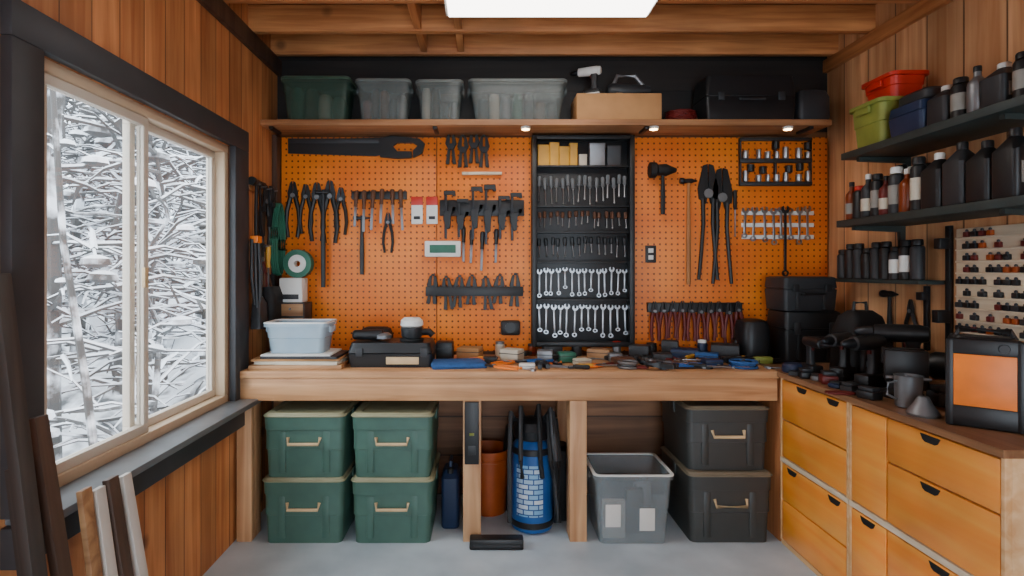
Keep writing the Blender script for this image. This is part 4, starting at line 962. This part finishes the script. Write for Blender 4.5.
g = G(); g.loft([(0, hw-.01, hd-.01, .02), (.012, hw, hd, .02), (H*.9, hw, hd, .02), (H, hw-.02, hd-.02, .02)], BLACK)
g.box((-hw-.006, -hd-.012, .0), (-hw+.018, -hd+.02, H*.97), BLACK, .008); g.box((hw-.018, -hd-.012, .0), (hw+.006, -hd+.02, H*.97), BLACK, .008)
g.box((-hw, -hd-.01, H*.80), (hw, -hd+.02, H*.98), BLACK, .010); g.box((-hw, -hd-.01, 0), (hw, -hd+.02, .075), BLACK, .010); g.obj('body', t)
g = G(); g.box((-hw+.014, -hd-.008, .072), (hw-.014, -hd+.0, H*.81), ORANGE, .004); g.obj('front_panel', t, label='bright orange front panel')
g = G(); g.tube([(-hw+.02, 0, H-.01), (-hw+.03, 0, H+.02), (hw-.03, 0, H+.02), (hw-.02, 0, H-.01)], .01, BLACK); g.obj('handle', t)
g = G(); g.lathe([(.014, 0), (.016, .01)], CHAR, (.05, -hd-.018, H*.89), axis='Y', seg=14); g.obj('knob', t)

# ------------------------------------------------------------------ left wall hanging tools
for z_, lb_ in ((1.90, 'short wooden rail with hooks beside the window'), (1.56, 'lower wooden rail with hooks beside the window')):
    t = THING('wall_rail', lb_, 'rail', (0, 0, z_-1.90), group='hook rails beside the window')
    g = G(); g.box((XL+.0005, 3.21, 1.90), (XL+.022, 3.58, 1.96), HWOOD, .003); g.obj('rail', t)
    for y in (3.24, 3.33, 3.42, 3.51):
        g = G(); g.cyl((XL+.0225, y, 1.93), (XL+.07, y, 1.935), .004, STEELD, seg=8); g.obj('hook', t)
RL = (0, 0, R90)
def rl(o, y, z, dx=.023): o.location = (XL+dx, y, z); o.rotation_euler = RL; return o
rl(hammer(.36, BLACK, BLACK, hw=.14, hr=.024, label='black hammer hanging beside the window'), 3.24, 1.965)
rl(pliers(.40, BLACK, BLACK, name='hedge_shears', label='black shears hanging beside the window', hr=.014), 3.42, 1.96)
rl(bar_clamp(.40, label='dark bar clamp hanging beside the window'), 3.33, 1.96)
rl(spring_clamp(.24, label='black spring clamp hanging beside the window'), 3.48, 1.95)
rl(pliers(.34, DRED, BLACK, label='long red-gripped pliers hanging beside the window', hr=.013), 3.36, 1.60)
rl(hammer(.38, HWOOD, BLACK, hw=.13, hr=.022, label='wood-handled hammer hanging on the lower rail'), 3.29, 1.61)
rl(chisel(.30, YELLOW, label='yellow-handled chisel hanging on the lower rail'), 3.44, 1.60)
rl(bar_clamp(.42, label='black bar clamp hanging on the lower rail'), 3.52, 1.60)
g = G()
for i in range(4):
    g.tube([(.008+i*.012, .07*math.sin(a*PI/10), -.22+.22*math.cos(a*PI/10)) for a in range(21)], .007, GREEN, 6)
g.obj('hose_coil', loc=(XL+.034, 3.54, 1.86), label='green hose coil hanging on the plank wall', cat='hose')
t = THING('hand_broom', 'dark hand broom hanging on the plank wall', 'broom', (XL+.04, 3.25, 1.50))
g = G(); g.tube([(0.01, 0, 0), (.02, 0, -.2)], .011, BLACK); g.obj('handle', t)
g = G(); g.loft([(-.38, .03, .06, .01), (-.24, .025, .05, .01), (-.20, .015, .02, .01)], CHAR, (.02, 0)); g.obj('bristles', t)
t = THING('tool_pouch', 'dark leather tool pouch hanging on the wall', 'pouch', (XL+.06, 3.43, 1.10))
g = G(); g.loft([(0, .03, .06, .02), (.03, .05, .08, .03), (.20, .05, .085, .03), (.25, .03, .08, .02)], BLACK2); g.obj('body', t)
g = G(); g.tube([(-.02, -.06, .24), (-.03, -.03, .33), (-.03, .03, .33), (-.02, .06, .24)], .008, LEATHER); g.obj('strap', t)
t = THING('strap_bundle', 'dark tie-down straps with an orange buckle on the wall', 'strap', (XL+.04, 3.20, 1.62))
g = G()
for i in range(3): g.tube([(.012+.01*i, -.035+.02*i, .0), (.015+.01*i, -.045+.03*i, -.2), (.015+.01*i, -.01+.01*i, -.36-.03*i), (.012+.01*i, .03+.01*i, -.2), (.012+.01*i, .01, 0)], .009, CHAR, 6)
g.obj('strap', t)
g = G(); g.box((.0, -.03, -.02), (.045, .03, .02), ORANGE, .005); g.obj('buckle', t)
t = THING('flask', 'dark thermos flask standing on the bench by the window', 'flask', (-1.255, 3.44, BT+.0005))
g = G(); g.lathe([(.035, 0), (.038, .01), (.038, .12), (.03, .14)], BLACK); g.obj('body', t)
g = G(); g.lathe([(.031, .141), (.031, .17), (.025, .175)], CHAR); g.obj('cap', t)

# ------------------------------------------------------------------ boards leaning under/next to window
def lean(name, p_top, p_bot, w, th, m, label, cat='board'):
    a = Vector(p_bot); b = Vector(p_top); L = (b-a).length; d = (b-a).normalized()
    g = G(); g.box((-th/2, -w/2, 0), (th/2, w/2, L), m, .002)
    ang = math.atan2(d.x, d.z); ay = math.asin(max(-1, min(1, -d.y)))
    return g.obj(name, loc=p_bot, rot=(ay, ang, 0), label=label, cat=cat, group='boards leaning by the window')
WHB = MAT('white_trim_board', (195, 188, 178), .6, var=.05)
lean('leaning_board', (-1.275, 1.50, 1.44), (-1.10, 1.50, .004), .05, .03, BRD1, 'tall weathered dark board leaning on the wall')
lean('leaning_board', (-1.25, 1.60, 1.04), (-1.09, 1.60, .004), .05, .025, BRD2, 'brown stained board leaning beside the window')
lean('leaning_board', (-1.262, 1.545, .92), (-1.15, 1.545, .004), .05, .03, BRD1, 'shorter dark board leaning beside the window')
lean('leaning_board', (-1.19, 1.70, .80), (-1.09, 1.70, .004), .045, .018, OWOOD, 'short pale wooden board leaning on the sill')
lean('leaning_board', (-1.19, 1.76, .78), (-1.08, 1.76, .004), .045, .02, WHB, 'short white trim board leaning on the sill')
lean('leaning_board', (-1.19, 1.82, .79), (-1.07, 1.82, .004), .05, .022, BRD2, 'short dark board leaning on the sill')
lean('leaning_board', (-1.19, 1.89, .775), (-1.06, 1.89, .004), .045, .02, WHB, 'short white trim board leaning on the sill')

# ------------------------------------------------------------------ light, camera
wd = bpy.data.worlds.new('World'); scn.world = wd; wd.use_nodes = True
nt = wd.node_tree; bg = nt.nodes['Background']
tc = nt.nodes.new('ShaderNodeTexCoord'); sp = nt.nodes.new('ShaderNodeSeparateXYZ'); nt.links.new(tc.outputs['Generated'], sp.inputs[0])
cr = nt.nodes.new('ShaderNodeValToRGB'); cr.color_ramp.elements[0].position = 0; cr.color_ramp.elements[1].position = .6
cr.color_ramp.elements[0].color = (.74, .86, .98, 1); cr.color_ramp.elements[1].color = (.84, .93, 1, 1)
nt.links.new(sp.outputs[2], cr.inputs[0]); nt.links.new(cr.outputs[0], bg.inputs[0]); bg.inputs[1].default_value = 7.5
cam = bpy.data.cameras.new('camera'); co = bpy.data.objects.new('camera', cam); COL.objects.link(co)
co.location = (0, 0, 1.45); co.rotation_euler = (R90, 0, 0)
cam.sensor_width = 36; cam.lens = 573/1024*36; cam.shift_x = 27/1024; cam.shift_y = -18/1024; cam.clip_start = .05
scn.camera = co
